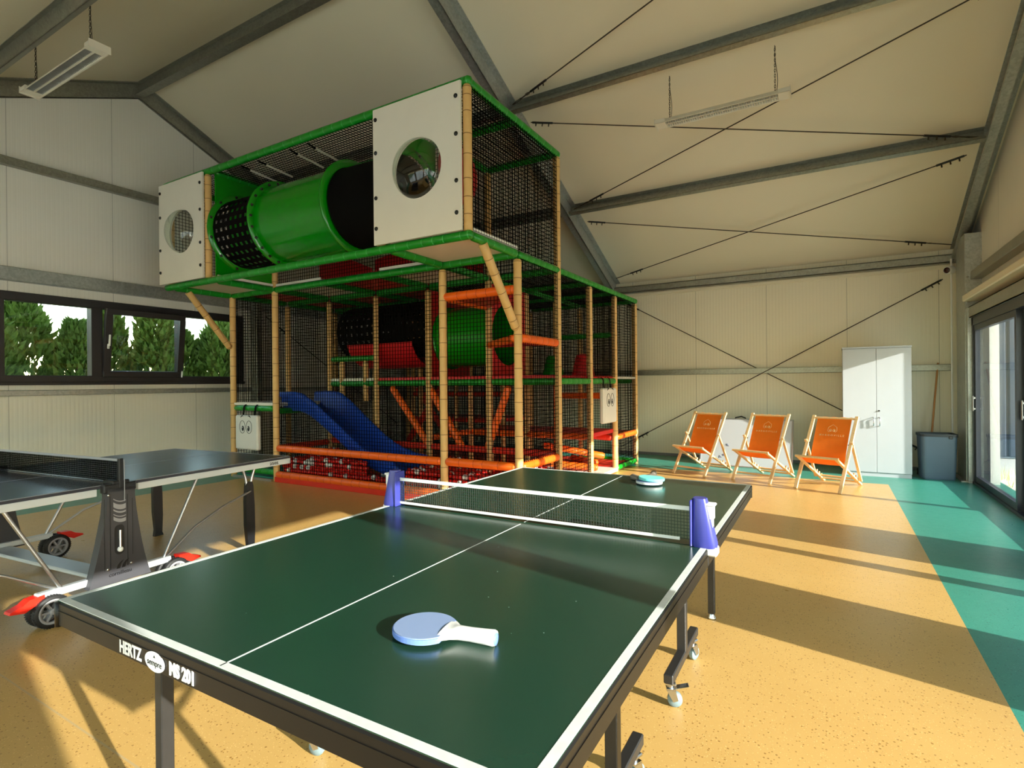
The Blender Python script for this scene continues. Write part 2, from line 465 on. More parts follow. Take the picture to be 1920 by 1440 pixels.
sf.box(-.03, .035, sy0, sy1, 0, .085, 0, T, .008); sf.box(-.03, .035, sy0, sy1, sh - .085, sh, 0, T, .008)
sf.box(-.03, .035, sy0, sy0 + .085, .08, sh - .08, 0, T); sf.box(-.03, .035, sy1 - .085, sy1, .08, sh - .08, 0, T)
sash = sf.build('sash', G['dark'], d)
MB().box(-.002, .01, sy0 + .085, sy1 - .085, .085, sh - .085, 0, T).build('pane', G['glass'], sash)
hb = MB().box(.035, .05, sy0 + .025, sy0 + .055, .40, .47, 0, T, .006).box(.05, .075, sy0 + .03, sy0 + .05, .44, .46, 0, T)
hb.box(.062, .078, sy0 + .028, sy0 + .052, .44, .60, 0, T, .006)
hb.build('handle', G['wplast'], sash)
MB().box(.035, .05, sy1 - .03, sy1 - .01, .0, .1, 0, T, .004).build('hinge', G['wplast'], sash)

# steel frame --------------------------------------------------------------
def steel(name, b, m='galv'):
    o = b.build(name, G[m]); o['kind'] = 'structure'; return o
def rafter(b, x, s, flip=1):
    y1 = YB - .03 if s > 0 else YF + .03
    def P(y, dz): return (0, y, zc(y) - dz)
    def plate(xa, xb, za, zb):
        v = [(xx, y, zc(y) - z) for xx in (xa, xb) for y in (4.2, y1) for z in (za, zb)]
        b.add(v, [(0, 1, 3, 2), (4, 6, 7, 5), (0, 4, 5, 1), (2, 3, 7, 6), (0, 2, 6, 4), (1, 5, 7, 3)])
    plate(x - .09 * flip, x + .02 * flip, .215, .225)      # bottom flange
    plate(x, x + .02 * flip, .0, .225)                     # web
    plate(x - .09 * flip, x + .10 * flip, .0, .012)        # top flange
    plate(x - .09 * flip, x - .078 * flip, .19, .22)       # lip
for s in (1, -1):
    b = MB(); rafter(b, -3.60, s); steel('rafter', b, 'galvl')
    b = MB(); rafter(b, XL + .02, s, 1); steel('rafter', b, 'galv')
    b = MB(); rafter(b, 1.60, s, 1); steel('rafter', b, 'galvl')
for y in (6.18, 8.05, 2.33, .46, -1.4):
    for xa, xb in ((XL + .03, -3.69), (-3.58, 1.51)):
        b = MB(); t = math.atan(.436) * (-1 if y > 4.2 else 1)
        M = Matrix.Translation((0, y, zc(y))) @ Matrix.Rotation(t, 4, 'X')
        b.box(xa, xb, -.005, .005, -.16, 0, 0, M); b.box(xa, xb, -.06, .005, -.165, -.155, 0, M)
        b.box(xa, xb, -.06, .005, -.005, 0, 0, M); b.box(xa, xb, -.06, -.05, -.165, -.135, 0, M)
        steel('purlin', b)
for xa, xb in ((XL + .03, -3.69), (-3.58, 1.51)):
    b = MB().box(xa, xb, 4.14, 4.26, 5.665, 5.675).box(xa, xb, 4.195, 4.205, 5.67, 5.85).box(xa, xb, 4.14, 4.26, 5.835, 5.845)
    steel('ridge_beam', b)
b = MB().box(XL + .1, 1.54, YB - .13, YB - .12, 3.06, 3.175).box(XL + .1, 1.54, YB - .13, YB, 3.165, 3.175).box(XL + .1, 1.54, YB - .13, YB - .05, 3.06, 3.07)
steel('eave_beam', b)
b = MB().box(XL, 1.56, YB - .03, YB, 2.985, 3.055, 0, None, .01)
o = b.build('trim_1', G['ceil']); o['kind'] = 'structure'
def rail(name, x0, x1, y0, y1, z0, z1, m='galv'):
    return steel(name, MB().box(x0, x1, y0, y1, z0, z1, 0, None, .006), m)
rail('girt', XL + .2, 1.52, YB - .09, YB, 1.49, 1.585)
rail('girt', XL, XL + .10, YF + .1, YB - .2, 4.13, 4.23)
rail('girt', XL, XL + .10, YF + .1, YB - .2, 2.70, 2.87, 'galvl')
rail('girt', XL, XL + .07, YF + .1, YB - .2, 1.265, 1.335, 'galvl')
rail('column', XL, XL + .16, 5.98, 6.10, 0, 4.85)
rail('column', -3.66, -3.54, YB - .2, YB, 0, 3.10)
rail('column', XL, XL + .16, YB - .3, YB - .15, 0, 3.15)
b = MB().box(1.54, 1.55, 9.32, 9.86, 0, 3.3).box(1.54, 1.60, 9.31, 9.32, 0, 3.3).box(1.54, 1.72, 9.86, 9.87, 0, 3.3)
b.box(1.60, 1.72, 9.32, 9.33, 0, 3.3).box(1.48, 1.66, 9.26, 9.92, 0, .012)
for z in (2.4, 2.72, 2.98): b.lathe([(.001, 0), (.014, 0), (.014, .012), (.001, .012)], 8, 0, Matrix.Translation((1.57, 9.31, z)) @ Matrix.Rotation(R(90), 4, 'X'))
steel('column', b, 'galvl')
b = MB().box(1.548, 1.60, 9.19, 9.30, 0, 2.30)
b.box(1.545, 1.72, 9.195, 9.205, 0, 2.3)
steel('door_jamb', b, 'galvl')
b = MB().box(1.56, 1.57, 3.4, 9.30, 2.165, 2.31).box(1.56, 1.72, 3.4, 9.30, 2.165, 2.175).box(1.56, 1.72, 3.4, 9.3, 2.30, 2.31)
steel('door_lintel', b)
b = MB().box(1.50, 1.72, 0.5, 9.24, 2.385, 2.47, 0, None, .012)
o = b.build('trim_2', G['ceil']); o['kind'] = 'structure'
rail('girt', 1.60, 1.72, YF + .1, 9.30, 2.68, 2.79, 'galv')
b = MB().tube([(1.50, 9.98, 0), (1.50, 9.98, 3.1)], .012, 10)
o = b.build('pipe', G['wplast']); o['kind'] = 'structure'
b = MB().box(XL, 1.5, YB - .015, YB, 0, .05)
o = b.build('baseboard_back', G['cabd']); o['kind'] = 'structure'

# bracing cables ---------------------------------------------------------------
def cable(p, q, label, grp, turn_at_p=True, slack=.0):
    p, q = V(p), V(q); d = (q - p).normalized(); L = (q - p).length
    side = d.cross(V((0, 0, 1))).normalized(); dn = side.cross(d).normalized()
    if dn.z > 0: dn = -dn
    t = thing('bracing_cable', label, 'cable', tuple(p), 0, grp)
    loc = lambda w: w - p
    MB().tube([loc(p + d * .2), loc(q - d * .12)], .0075, 8).build('rope', G['cable'], t)
    tb = MB()
    for o2 in (-.012, .012): tb.tube([loc(p + d * .02 + side * o2), loc(p + d * .17 + side * o2)], .004, 6)
    tb.tube([loc(p + d * .0), loc(p + d * .06)], .007, 8); tb.tube([loc(p + d * .14), loc(p + d * .24)], .007, 8)
    tb.tube([loc(p + d * .24 + side * .02 * math.sin(a) + d * .035 * (1 - math.cos(a))) for a in [i * .6283 for i in range(10)]], .004, 6, closed=True)
    tb.build('turnbuckle', G['cable'], t)
    for base, sg in ((p + d * .33, 1), (q - d * .14, -1)):
        MB().tube([loc(base), loc(base + d * sg * .27)], .014, 8).build('sleeve', G['plastd'], t)
        for k in range(3):
            c = base + d * sg * (.05 + .085 * k)
            MB().tube([loc(c + dn * .0), loc(c + dn * .045)], .008, 8).build('clamp', G['cable'], t)
rz = lambda y: zc(y) - .10
GRC = 'bracing cables of the roof and wall'
cable((-3.52, 6.09, rz(6.09) + .02), (1.50, 4.55, rz(4.55)), 'steel cable rising from the upper purlin joint of the middle rafter towards the ridge', GRC)
cable((1.50, 8.00, rz(8.0) - .02), (-3.50, 6.30, rz(6.3) - .03), 'steel cable running almost level behind the right hanging lamp', GRC)
cable((-3.50, 7.97, rz(7.97)), (1.50, 6.25, rz(6.25)), 'steel cable rising steeply from the lower purlin joint across the roof slope', GRC)
cable((1.50, 9.93, rz(9.93) + .03), (-3.50, 8.20, rz(8.2) - .03), 'steel cable running nearly level to the top of the corner column', GRC)
cable((-3.48, 9.86, rz(9.86) + .03), (1.50, 8.18, rz(8.18) - .02), 'steel cable rising from the eave above the play structure to the right rafter', GRC)
cable((-3.48, 10.06, .14), (1.52, 10.06, 2.885), 'steel cable crossing the back wall up to the detector in the corner', GRC)
cable((1.50, 10.09, .12), (-3.48, 10.09, 2.93), 'steel cable crossing the back wall down behind the white cabinet', GRC)
cable((XL + .12, 6.2, 2.6), (XL + .12, 9.7, .4), 'steel cable on the left wall behind the play structure nets', GRC)

# hanging lamps -----------------------------------------------------------------
def lamp(x0, x1, y, z, ztop, label, chains):
    t = thing('hanging_lamp', label, 'lamp', ((x0 + x1) / 2, y, z), 0, 'hanging strip lamps')
    L = (x1 - x0) / 2; w = .085
    prof = [(-w, 0), (-w * .55, .055), (w * .55, .055), (w, 0), (w - .012, 0), (w * .5, .044), (-w * .5, .044), (-w + .012, 0)]
    M = Matrix(((0, 0, 1, -L), (1, 0, 0, 0), (0, 1, 0, 0), (0, 0, 0, 1)))
    b = MB().extr(prof, 2 * L, M)
    b.box(-L, -L + .11, -w + .008, w - .008, .002, .05); b.box(L - .11, L, -w + .008, w - .008, .002, .05)
    b.box(-L, L, -.008, .008, .004, .046)
    b.box(-L - .004, -L, -w - .004, w + .004, -.012, .058); b.box(L, L + .004, -w - .004, w + .004, -.012, .058)
    b.build('housing', G['lamp'], t)
    g = MB()
    n = 46
    for i in range(n):
        x = -L + .13 + (2 * L - .26) * i / (n - 1)
        for s in (-1, 1): g.box(x - .002, x + .002, s * .012, s * .066, .004, .03)
    g.build('louvre', G['alu'], t)
    for s in (-1, 1):
        MB().tube([(-L + .1, s * .038, .034), (L - .1, s * .038, .034)], .013, 10).build('tube', G['tubeoff'], t)
    for cx in chains:
        c = MB(); h = ztop - z - .05; n = int(h / .026)
        for i in range(n):
            zz = .055 + h * (i + .5) / n; a = (i % 2) * math.pi / 2
            pts = [(cx - (x0 + x1) / 2 + .007 * math.cos(q) * math.cos(a), .007 * math.cos(q) * math.sin(a), zz + .018 * math.sin(q)) for q in [k * math.pi / 4 for k in range(8)]]
            c.tube(pts, .0026, 5, closed=True)
        c.tube([(cx - (x0 + x1) / 2 + .012 + .012 * math.sin(k * .7), .004, .05 + h * k / 8) for k in range(9)], .003, 5)
        c.build('chain', G['cable'], t)
lamp(-1.71, -.34, 6.26, 4.29, zc(6.2) - .16, 'white louvred strip lamp hanging on two chains from the right upper purlin', (-1.56, -.48))
lamp(-7.25, -5.72, 2.40, 4.44, zc(2.36) - .16, 'white louvred strip lamp hanging on chains high above the left window', (-7.1, -5.9))

# detector in the corner
t = thing('beam_detector', 'small white detector with a dark lens beside the corner column', 'detector', (1.47, 9.93, 2.92))
M = frame((.04, 0, 0), (0, 0, 1), (-.83, .0, 0)) 
ax = V((-.55, -.80, -.12)).normalized(); Mx = frame((.05, .06, .02), V((0, 0, 1)).cross(ax), ax.cross(V((0, 0, 1)).cross(ax)))
Mx = Mx if (Mx.to_3x3() @ V((0, 0, 1))).dot(ax) > 0 else frame((.05, .06, .02), ax.cross(V((0, 0, 1))), V((0, 0, 1)))
MB().lathe([(.001, 0), (.05, 0), (.055, .02), (.055, .12), (.05, .15), (.042, .155)], 20, 0, Mx).build('housing', G['wplast'], t)
MB().lathe([(.042, .150), (.03, .160), (.001, .164)], 20, 0, Mx).build('lens', G['skin'], t)
MB().box(.03, .07, .04, .20, -.01, .03, 0, None, .006).build('bracket', G['wplast'], t)

# outside -------------------------------------------------------------------------
struct('ground', MB().box(XR + .22, 40, -30, 40, -.2, -.03).box(XL - .22, XR + .22, -30, YF - .22, -.2, -.03), G['pave'])  # unseen front strip made pale paving to bounce light up to the ceiling
struct('lawn', MB().box(-40, XL - .22, -30, 40, -.3, -.12), G['turf'])
b = MB()
for i in range(40): b.box(1.75 + i * .3, 2.02 + i * .3, 12.5, 12.56, 0, 3.2, 0, None, .02)
b.box(1.72, 14, 12.56, 12.7, 0, 3.2)
struct('neighbour_wall', b, G['clad'])
b = MB()
def horizon_blocker(u, v): return (34 + 26 * v, -70 + 160 * u, -.3 + (7.2 + 1.4 * math.sin(u * 17) + .8 * math.sin(u * 41 + 1)) * math.sin(math.pi * min(1, v * .98 + .01)) ** .6)
b.grid(horizon_blocker, 60, 10); struct('horizon_blocker', b, G['turf'])  # unseen mound added to keep the bright low sky off the left wall
b = MB()
for k in range(90):
    x, y = 1.95 + abs(rnd.gauss(0, .12)), rnd.choice((9.3, 9.9, 10.4, 8.9)) + rnd.gauss(0, .12)
    a = rnd.uniform(0, 6.28); h = rnd.uniform(.08, .24); l = rnd.uniform(.02, .1)
    p = V((x, y, -.04)); q = p + V((l * math.cos(a), l * math.sin(a), h)); w = V((-math.sin(a), math.cos(a), 0)) * .004
    b.add([p - w, p + w, q], [(0, 1, 2)])
tag(b.build('grass', G['blade']), 'dry grass tufts growing on the paving outside the glass door', 'grass', kind='stuff')
def thuja(x, y, h, r, seed):
    rr = random.Random(seed)
    t = thing('thuja_tree', 'x', 'tree', (x, y, -.12), 0, 'evergreens outside the left window')
    c = MB()
    for k in range(3200):
        z = h * (1 - rr.random() ** 1.3 * .97) ; fr2 = z / h
        rad = r * (1 - fr2) ** .55 * (1 + .25 * math.sin(9 * fr2 + seed)) * (.55 + .5 * rr.random())
        a = rr.uniform(0, 6.283)
        p = V((rad * math.cos(a), rad * math.sin(a), z))
        d = V((math.cos(a) * .6, math.sin(a) * .6, .75 + rr.random() * .4)).normalized(); L = rr.uniform(.11, .24)
        w = d.cross(V((rr.uniform(-1, 1), rr.uniform(-1, 1), .3))).normalized() * L * .17
        n2 = d.cross(w).normalized() * .03
        c.add([p - w * .4, p + d * L * .5 - w + n2, p + d * L, p + d * L * .5 + w + n2, p + w * .4], [(0, 1, 2, 3, 4)])
    c.build('foliage', G['leaf'], t)
    MB().tube([(0, 0, 0), (0, 0, h * .8)], [.05, .015], 8).build('trunk', G['bark'], t)
    return t
places = ['seen at the left edge of the left window', 'behind the left pane of the left window', 'behind the left pane beside the opening sash', 'behind the opening sash of the left window',
          'behind the sash edge of the left window', 'behind the right pane of the left window', 'behind the right pane next to the bamboo post', 'behind the right end of the left window']
for k in range(8):
    t = thuja(-10.9 - .35 * (k % 2), 2.95 + k * .62, 2.75 + .3 * math.sin(k * 2.1), .72, k + 1)
    t['label'] = 'dense green thuja tree ' + places[k]
# ------------------------------------------------------------------ play structure
GX = [-7.83, -6.83, -5.83, -4.84, -3.84, -2.85]
GY = [5.0, 5.97, 6.97, 7.96, 8.95]
YO = 4.10
Z1, Z2, Z3 = 1.385, 2.725, 4.13
PS = thing('play_structure', 'tall indoor climbing frame with bamboo posts, green rails and black nets', 'play structure', (-5.34, 6.5, 0))
O0 = V((-5.34, 6.5, 0))
def part(name, b, m, parent=None):
    b.v = [(x - O0.x, y - O0.y, z - O0.z) for x, y, z in b.v]
    return b.build(name, [G[k] for k in m] if isinstance(m, (list, tuple)) else G[m], parent or PS)
def segtube(p0, p1, r, step, bulge, ringmat=1, n=14, seed=0, dome=True):
    # foam sleeve cut in segments: rings in the second material
    p0, p1 = V(p0), V(p1); d = p1 - p0; L = d.length; d.normalize()
    x = (V((0, 0, 1)) if abs(d.z) < .9 else V((1, 0, 0))).cross(d).normalized(); y = d.cross(x)
    M = Matrix((x, y, d)).transposed().to_4x4(); M.translation = p0
    rr = random.Random(seed); prof = []; mis = []
    z = 0.0
    if dome:
        prof += [(.001, 0), (r * .7, .008), (r * .97, .03)]; mis += [0, 0, 0]; z = .03
    else:
        prof += [(.001, 0), (r, 0)]; mis += [0, 0]
    while z < L - .05:
        s = step * rr.uniform(.75, 1.25); z2 = min(L - .03, z + s)
        if L - z2 < step * .4: z2 = L - .03
        zm = (z + z2) / 2
        prof += [(r * (1 - bulge * .5), zm)]; mis += [0]
        prof += [(r, z2 - .006)]; mis += [ringmat]
        prof += [(r * .985, z2 - .003)]; mis += [ringmat]
        prof += [(r, z2)]; mis += [0]
        z = z2
    prof += [(r * .7, L - .006), (.001, L)]; mis += [0]
    return MB().lathe(prof, n, 0, M, True, mis)
seedc = [0]
def post(x, y, z0, z1, r=.045):
    seedc[0] += 1
    return part('post', segtube((x, y, z0), (x, y, z1), r, .185, .10, seed=seedc[0], dome=False), ('bamboo', 'bambor'))
def rail_(p, q, kind='green', r=.043, name='rail'):
    seedc[0] += 1
    return part(name, segtube(p, q, r, .16, .05, seed=seedc[0]), {'green': ('green', 'greenr'), 'orange': ('orange', 'oranger'), 'red': ('redd', 'oranger')}[kind])
TALL = {(0, 0), (1, 0), (5, 1), (4, 1)}
for i, x in enumerate(GX):
    for j, y in enumerate(GY):
        if j == 0 and i in (2, 3): continue
        post(x, y, 0.002, Z3 - .03 if (i, j) in TALL else Z2 - .045)
for x in (-7.80, -6.92, -3.92, -2.85): post(x, YO, Z2 + .04, Z3 - .03, .043)
# knee struts of the overhang
for x, ox in ((-7.83, .0), (-2.85, 0.0)):
    part('strut', segtube((x + ox, YO + .24, Z2 - .03), (x, 4.96, 1.93), .046, .2, .06, seed=int(-x * 10), dome=False), ('bamboo', 'bambor'))
# green rails of the second level and the roof
e = .03
rail_((-7.93, YO, Z2), (-2.80, YO, Z2)); rail_((-7.83, 5.0, Z2), (-2.85, 5.0, Z2))
for y in GY[1:]:
    for i in range(5): rail_((GX[i] + e, y, Z2), (GX[i + 1] - e, y, Z2))
for i, x in enumerate(GX):
    if i in (0, 1, 4, 5): rail_((x, YO + .05, Z2), (x, 5.0 - e, Z2))
    for j in range(4):
        if i < 5: rail_((x, GY[j] + e, Z2), (x, GY[j + 1] - e, Z2))
rail_((-2.85, 5.0, Z2), (-2.85, 9.02, Z2))
rail_((-7.95, YO, Z3), (-2.80, YO, Z3)); rail_((-2.85, YO, Z3), (-2.85, 6.02, Z3))
rail_((-7.83, 5.0, Z3), (-2.88, 5.0, Z3)); rail_((-3.84, 5.97, Z3), (-2.88, 5.97, Z3))
for x, y1 in ((-3.84, 5.94), (-6.86, 4.97), (-7.83, 4.97)): rail_((x, YO + .05, Z3), (x, y1, Z3))
# first level rails
for i in range(1, 5): rail_((GX[i] + .04, 5.97, Z1), (GX[i + 1] - .04, 5.97, Z1))
for j in range(1, 3): rail_((-2.85, GY[j] + .03, Z1), (-2.85, GY[j + 1] - .03, Z1))
rail_((-6.83, 6.97, Z1), (-2.9, 6.97, Z1)); rail_((-6.83, 8.95, Z1), (-2.9, 8.95, Z1)); rail_((-4.84, 7.96, Z1), (-2.9, 7.96, Z1))
rail_((-7.78, 5.0, 1.035), (-6.88, 5.0, 1.035)); rail_((-6.83, 5.05, 1.0), (-6.83, 5.92, 1.0))
rail_((-6.78, 5.97, 1.765), (-6.83 + .98, 5.97, 1.765)); rail_((-3.80, 7.96, 2.09), (-2.90, 7.96, 2.09))
for x in (-6.55, -6.05):
    seedc[0] += 1
    part('baluster', segtube((x, 5.97, 1.12), (x, 5.97, 1.73), .042, .18, .06, seed=seedc[0], dome=False), ('bamboo', 'bambor'))
rail_((-7.78, 5.02, .12), (-6.88, 5.02, .12)); rail_((-2.85, 8.0, .055), (-2.85, 8.92, .055)); rail_((-3.80, 8.9, .055), (-2.90, 8.9, .055))
# orange rails
rail_((-6.80, 5.0, .475), (-3.87, 5.0, .475), 'orange', .048); rail_((-3.81, 5.0, .475), (-2.88, 5.0, .475), 'orange', .048)
rail_((-6.80, 4.985, .105), (-3.87, 4.985, .105), 'orange', .048); rail_((-3.81, 4.985, .105), (-2.88, 4.985, .105), 'orange', .048)
rail_((-6.83, 5.04, .475), (-6.83, 5.93, .475), 'red', .045)
rail_((-2.85, 5.04, .475), (-2.85, 5.93, .475), 'orange', .048)
for i in range(1, 5): rail_((GX[i] + .04, 5.97, .50), (GX[i + 1] - .04, 5.97, .50), 'red', .045)
rail_((-3.84, 5.02, 2.36), (-2.88, 5.0, 2.36), 'orange', .05); rail_((-3.84, 5.04, 2.355), (-3.84, 5.93, 2.355), 'orange', .045)
rail_((-2.85, 5.04, 1.845), (-2.85, 5.93, 1.845), 'orange', .05); rail_((-3.82, 5.94, 1.86), (-2.9, 5.03, 1.845), 'orange', .045)
rail_((-4.84, 6.97, .62), (-2.90, 6.97, .62), 'orange', .045); rail_((-4.84, 6.0, .62), (-4.84, 6.93, .62), 'orange', .045)
rail_((-6.83, 7.96, .72), (-4.88, 7.96, .72), 'red', .045); rail_((-6.83, 7.96, 1.18), (-4.88, 7.96, 1.18), 'red', .045)
rail_((-2.85, 8.0, .53), (-2.85, 8.92, .53), 'orange', .05); rail_((-3.84, 7.96, .56), (-2.9, 7.96, .52), 'red', .05)
rail_((-3.80, 8.0, 1.16), (-2.90, 8.0, 1.16), 'orange', .05); rail_((-3.84, 7.0, .60), (-3.84, 7.92, .60), 'orange', .045)
rail_((-3.80, 7.1, .20), (-2.95, 7.5, .12), 'orange', .05); rail_((-3.80, 7.4, .42), (-3.0, 7.9, .24), 'orange', .05); rail_((-3.2, 8.1, .1), (-3.82, 8.5, .1), 'orange', .05)
seedc[0] += 1
part('rail', segtube((-2.93, 6.06, .05), (-2.93, 6.06, 1.34), .035, .3, .03, seed=5, dome=False), ('orange', 'oranger'))
# slanted foam beams under the first level
for p, q in (((-5.56, 6.0, 1.33), (-4.83, 6.0, .46)), ((-5.33, 6.9, 1.33), (-6.05, 6.9, .42)), ((-4.86, 6.0, 1.33), (-4.28, 6.0, .48)), ((-3.56, 6.0, 1.33), (-3.91, 6.0, .48)), ((-6.6, 7.8, 1.3), (-5.9, 7.8, .4))):
    rail_(p, q, 'red' if p[1] > 6.5 else 'orange', .05, 'foam_beam')
# decks -------------------------------------------------------------------------------
def deck(x0, x1, y0, y1, z, m, th=.035, name='deck'):
    return part(name, MB().box(x0, x1, y0, y1, z, z + th, 0, None, .008), m)
for i in (0, 4): deck(GX[i] + .02, GX[i + 1] - .02, YO + .02, 4.98, Z2 + .03, 'beige')
for i, m in ((0, 'red'), (1, 'beige'), (2, 'red'), (3, 'beige')): deck(GX[i] + .02, GX[i + 1] - .02, 5.02, 5.95, Z2 + .03, m)
for i in (0, 1, 2): deck(GX[i] + .02, GX[i + 1] - .02, 5.99, 6.95, Z2 + .03, 'red')
for i in range(1, 5):
    for j in (1, 2): deck(GX[i] + .02, GX[i + 1] - .02, GY[j] + .0, GY[j + 1] - .02, Z1 + .03, 'white' if (i, j) == (1, 1) else 'red', .05)
deck(-3.82, -2.87, 7.98, 8.93, Z1 + .03, 'white', .04)
deck(-7.81, -6.85, 5.02, 5.95, 1.07, 'white', .05); deck(-7.81, -6.85, 5.02, 5.95, .01, 'teal', .03)
part('edge_strip', MB().box(-7.78, -6.88, 4.94, 4.97, .0, .035), 'alu')
for i in (3, 4):
    deck(GX[i] + .02, GX[i + 1] - .02, 7.0, 7.94, .60, 'red', .06); 
deck(-6.81, -4.86, 7.98, 8.93, .70, 'red', .06); deck(-3.82, -2.87, 8.0, 8.93, .50, 'red', .06); deck(-4.82, -2.87, 5.99, 6.95, .04, 'redd', .04)
deck(-6.81, -2.87, 5.03, 5.95, .01, 'redd', .05, 'pit_mat')
deck(-6.81, -4.86, 5.99, 8.93, .01, 'redd', .05, 'floor_mat'); deck(-3.80, -2.80, 7.02, 7.94, .02, 'white', .05, 'floor_mat'); deck(-4.82, -2.87, 7.98, 8.93, .01, 'redd', .04, 'floor_mat')
part('pit_skirt', MB().box(-6.82, -2.86, 4.955, 4.985, .0, .075, 0, None, .006), 'redd')
def tri(a, b2, c, z, m):
    P = [V((*q, 0)) for q in (a, b2, c)]
    return part('corner_step', MB().extr([(p.x, p.y) for p in P], .045, Matrix.Translation((0, 0, z - .02))), m)
tri((-3.82, 5.02), (-2.87, 5.02), (-3.82, 5.95), 2.36, 'red'); tri((-2.87, 5.05), (-2.87, 5.95), (-3.82, 5.95), 1.845, 'red')
# white lacing edge on the decks
for a, b2 in (((-6.78, 4.985, Z2 + .06), (-5.86, 4.985, Z2 + .06)), ((-4.80, 4.985, Z2 + .06), (-3.9, 4.985, Z2 + .06)), ((-2.835, 4.15, Z2 + .06), (-2.835, 4.98, Z2 + .06)), ((-3.83, 4.15, Z2 + .06), (-3.83, 4.95, Z2 + .06)), ((-6.81, 4.15, Z2 + .06), (-6.81, 4.95, Z2 + .06)), ((-7.78, 4.985, 1.095), (-6.88, 4.985, 1.095)), ((-6.78, 5.955, Z1 + .055), (-5.9, 5.955, Z1 + .055)), ((-2.835, 8.0, Z1 + .05), (-2.835, 8.9, Z1 + .05))):
    part('deck_edge', MB().bar(a, b2, .012, .032), 'white')
# nets ---------------------------------------------------------------------------------
def net(p, U, W, name='safety_net', r=.0027): return part(name, MB().net(p, U, W, .045, .045, r), 'black')
for x0, x1 in ((-7.79, -6.87), (-6.79, -3.88), (-3.80, -2.89)):
    z0 = 1.12 if x0 < -7 else .1
    net((x0, 5.03, z0), (x1 - x0, 0, 0), (0, 0, Z2 - z0))
net((-7.79, 5.6, .1), (.92, 0, 0), (0, 0, 1.0))
for j in range(4):
    dy = GY[j + 1] - GY[j]
    net((-2.83, GY[j] + .04, .1 if j != 2 else 1.45), (0, dy - .08, 0), (0, 0, Z2 - (.1 if j != 2 else 1.45)))
    net((-7.85, GY[j] + .04, .1), (0, dy - .08, 0), (0, 0, Z2 - .1))
for i in range(5): net((GX[i] + .04, 8.98, .1), (GX[i + 1] - GX[i] - .08, 0, 0), (0, 0, Z2 - .1))
for i in range(1, 5): net((GX[i] + .04, 6.0, .1), (GX[i + 1] - GX[i] - .08, 0, 0), (0, 0, Z1 - .1))
net((-4.84, 7.0, Z1), (0, .92, 0), (0, 0, Z2 - Z1)); net((-4.80, 7.94, Z1), (.92, 0, 0), (0, 0, Z2 - Z1)); net((-6.80, 7.94, .1), (1.94, 0, 0), (0, 0, Z2 - .1))
net((-6.83, 6.0, 1.1), (0, 1.9, 0), (0, 0, Z2 - 1.1)); net((-3.80, 7.94, Z1), (.92, 0, 0), (0, 0, Z2 - Z1))
# roof nets
for i in range(5):
    for j in range(1, 4):
        if j == 1 and i < 3: continue
        net((GX[i] + .03, GY[j] + .03, Z2 + .01), (GX[i + 1] - GX[i] - .06, 0, 0), (0, GY[j + 1] - GY[j] - .06, 0), 'roof_net')
net((-7.80, YO + .03, Z3), (4.93, 0, 0), (0, .87, 0), 'roof_net'); net((-3.8, 5.03, Z3), (.92, 0, 0), (0, .92, 0), 'roof_net')
net((-2.83, YO + .05, Z2 + .05), (0, 1.82, 0), (0, 0, Z3 - Z2 - .06)); net((-3.80, 5.98, Z2 + .05), (.92, 0, 0), (0, 0, Z3 - Z2 - .06))
net((-7.80, 5.02, Z2 + .05), (3.93, 0, 0), (0, 0, Z3 - Z2 - .06)); net((-3.84, 5.05, Z2 + .05), (0, .9, 0), (0, 0, Z3 - Z2 - .06))
net((-7.86, YO + .05, Z2 + .05), (0, .86, 0), (0, 0, Z3 - Z2 - .06))
# white clips hanging below the roof net
for x in (-6.34, -6.02, -5.43, -5.12):
    part('net_strap', MB().tube([(x, YO + .20, Z3 - .03), (x - .05, YO + .62, Z3 - .035)], .013, 8).tube([(x + .01, YO + .08, Z3 - .02), (x, YO + .2, Z3 - .03)], .01, 6, 1), ('lamp', 'webb'))
# white window panels with bubble windows -------------------------------------------------
def holed(x0, x1, z0, z1, cx, cz, r, th, M, n=40):
    # rectangular plate (local x, y) with a round hole, extruded th
    def edge(a):
        c, s = math.cos(a), math.sin(a)
        k = min((x1 - cx) / c if c > 1e-9 else ((x0 - cx) / c if c < -1e-9 else 1e9), (z1 - cz) / s if s > 1e-9 else ((z0 - cz) / s if s < -1e-9 else 1e9))
        return (cx + c * k, cz + s * k)
    A = sorted([2 * math.pi * i / n for i in range(n)] + [math.atan2(q - cz, p - cx) % (2 * math.pi) for p in (x0, x1) for q in (z0, z1)])
    n2 = len(A); v = []
    for d in (0, th):
        v += [(cx + r * math.cos(a), cz + r * math.sin(a), d) for a in A]; v += [(*edge(a), d) for a in A]
    f = []
    for i in range(n2):
        j = (i + 1) % n2
        f += [(i, j, n2 + j, n2 + i), (2 * n2 + i, 3 * n2 + i, 3 * n2 + j, 2 * n2 + j), (i, 2 * n2 + i, 2 * n2 + j, j), (n2 + i, n2 + j, 3 * n2 + j, 3 * n2 + i)]
    return MB().add(v, f, 0, False, M)
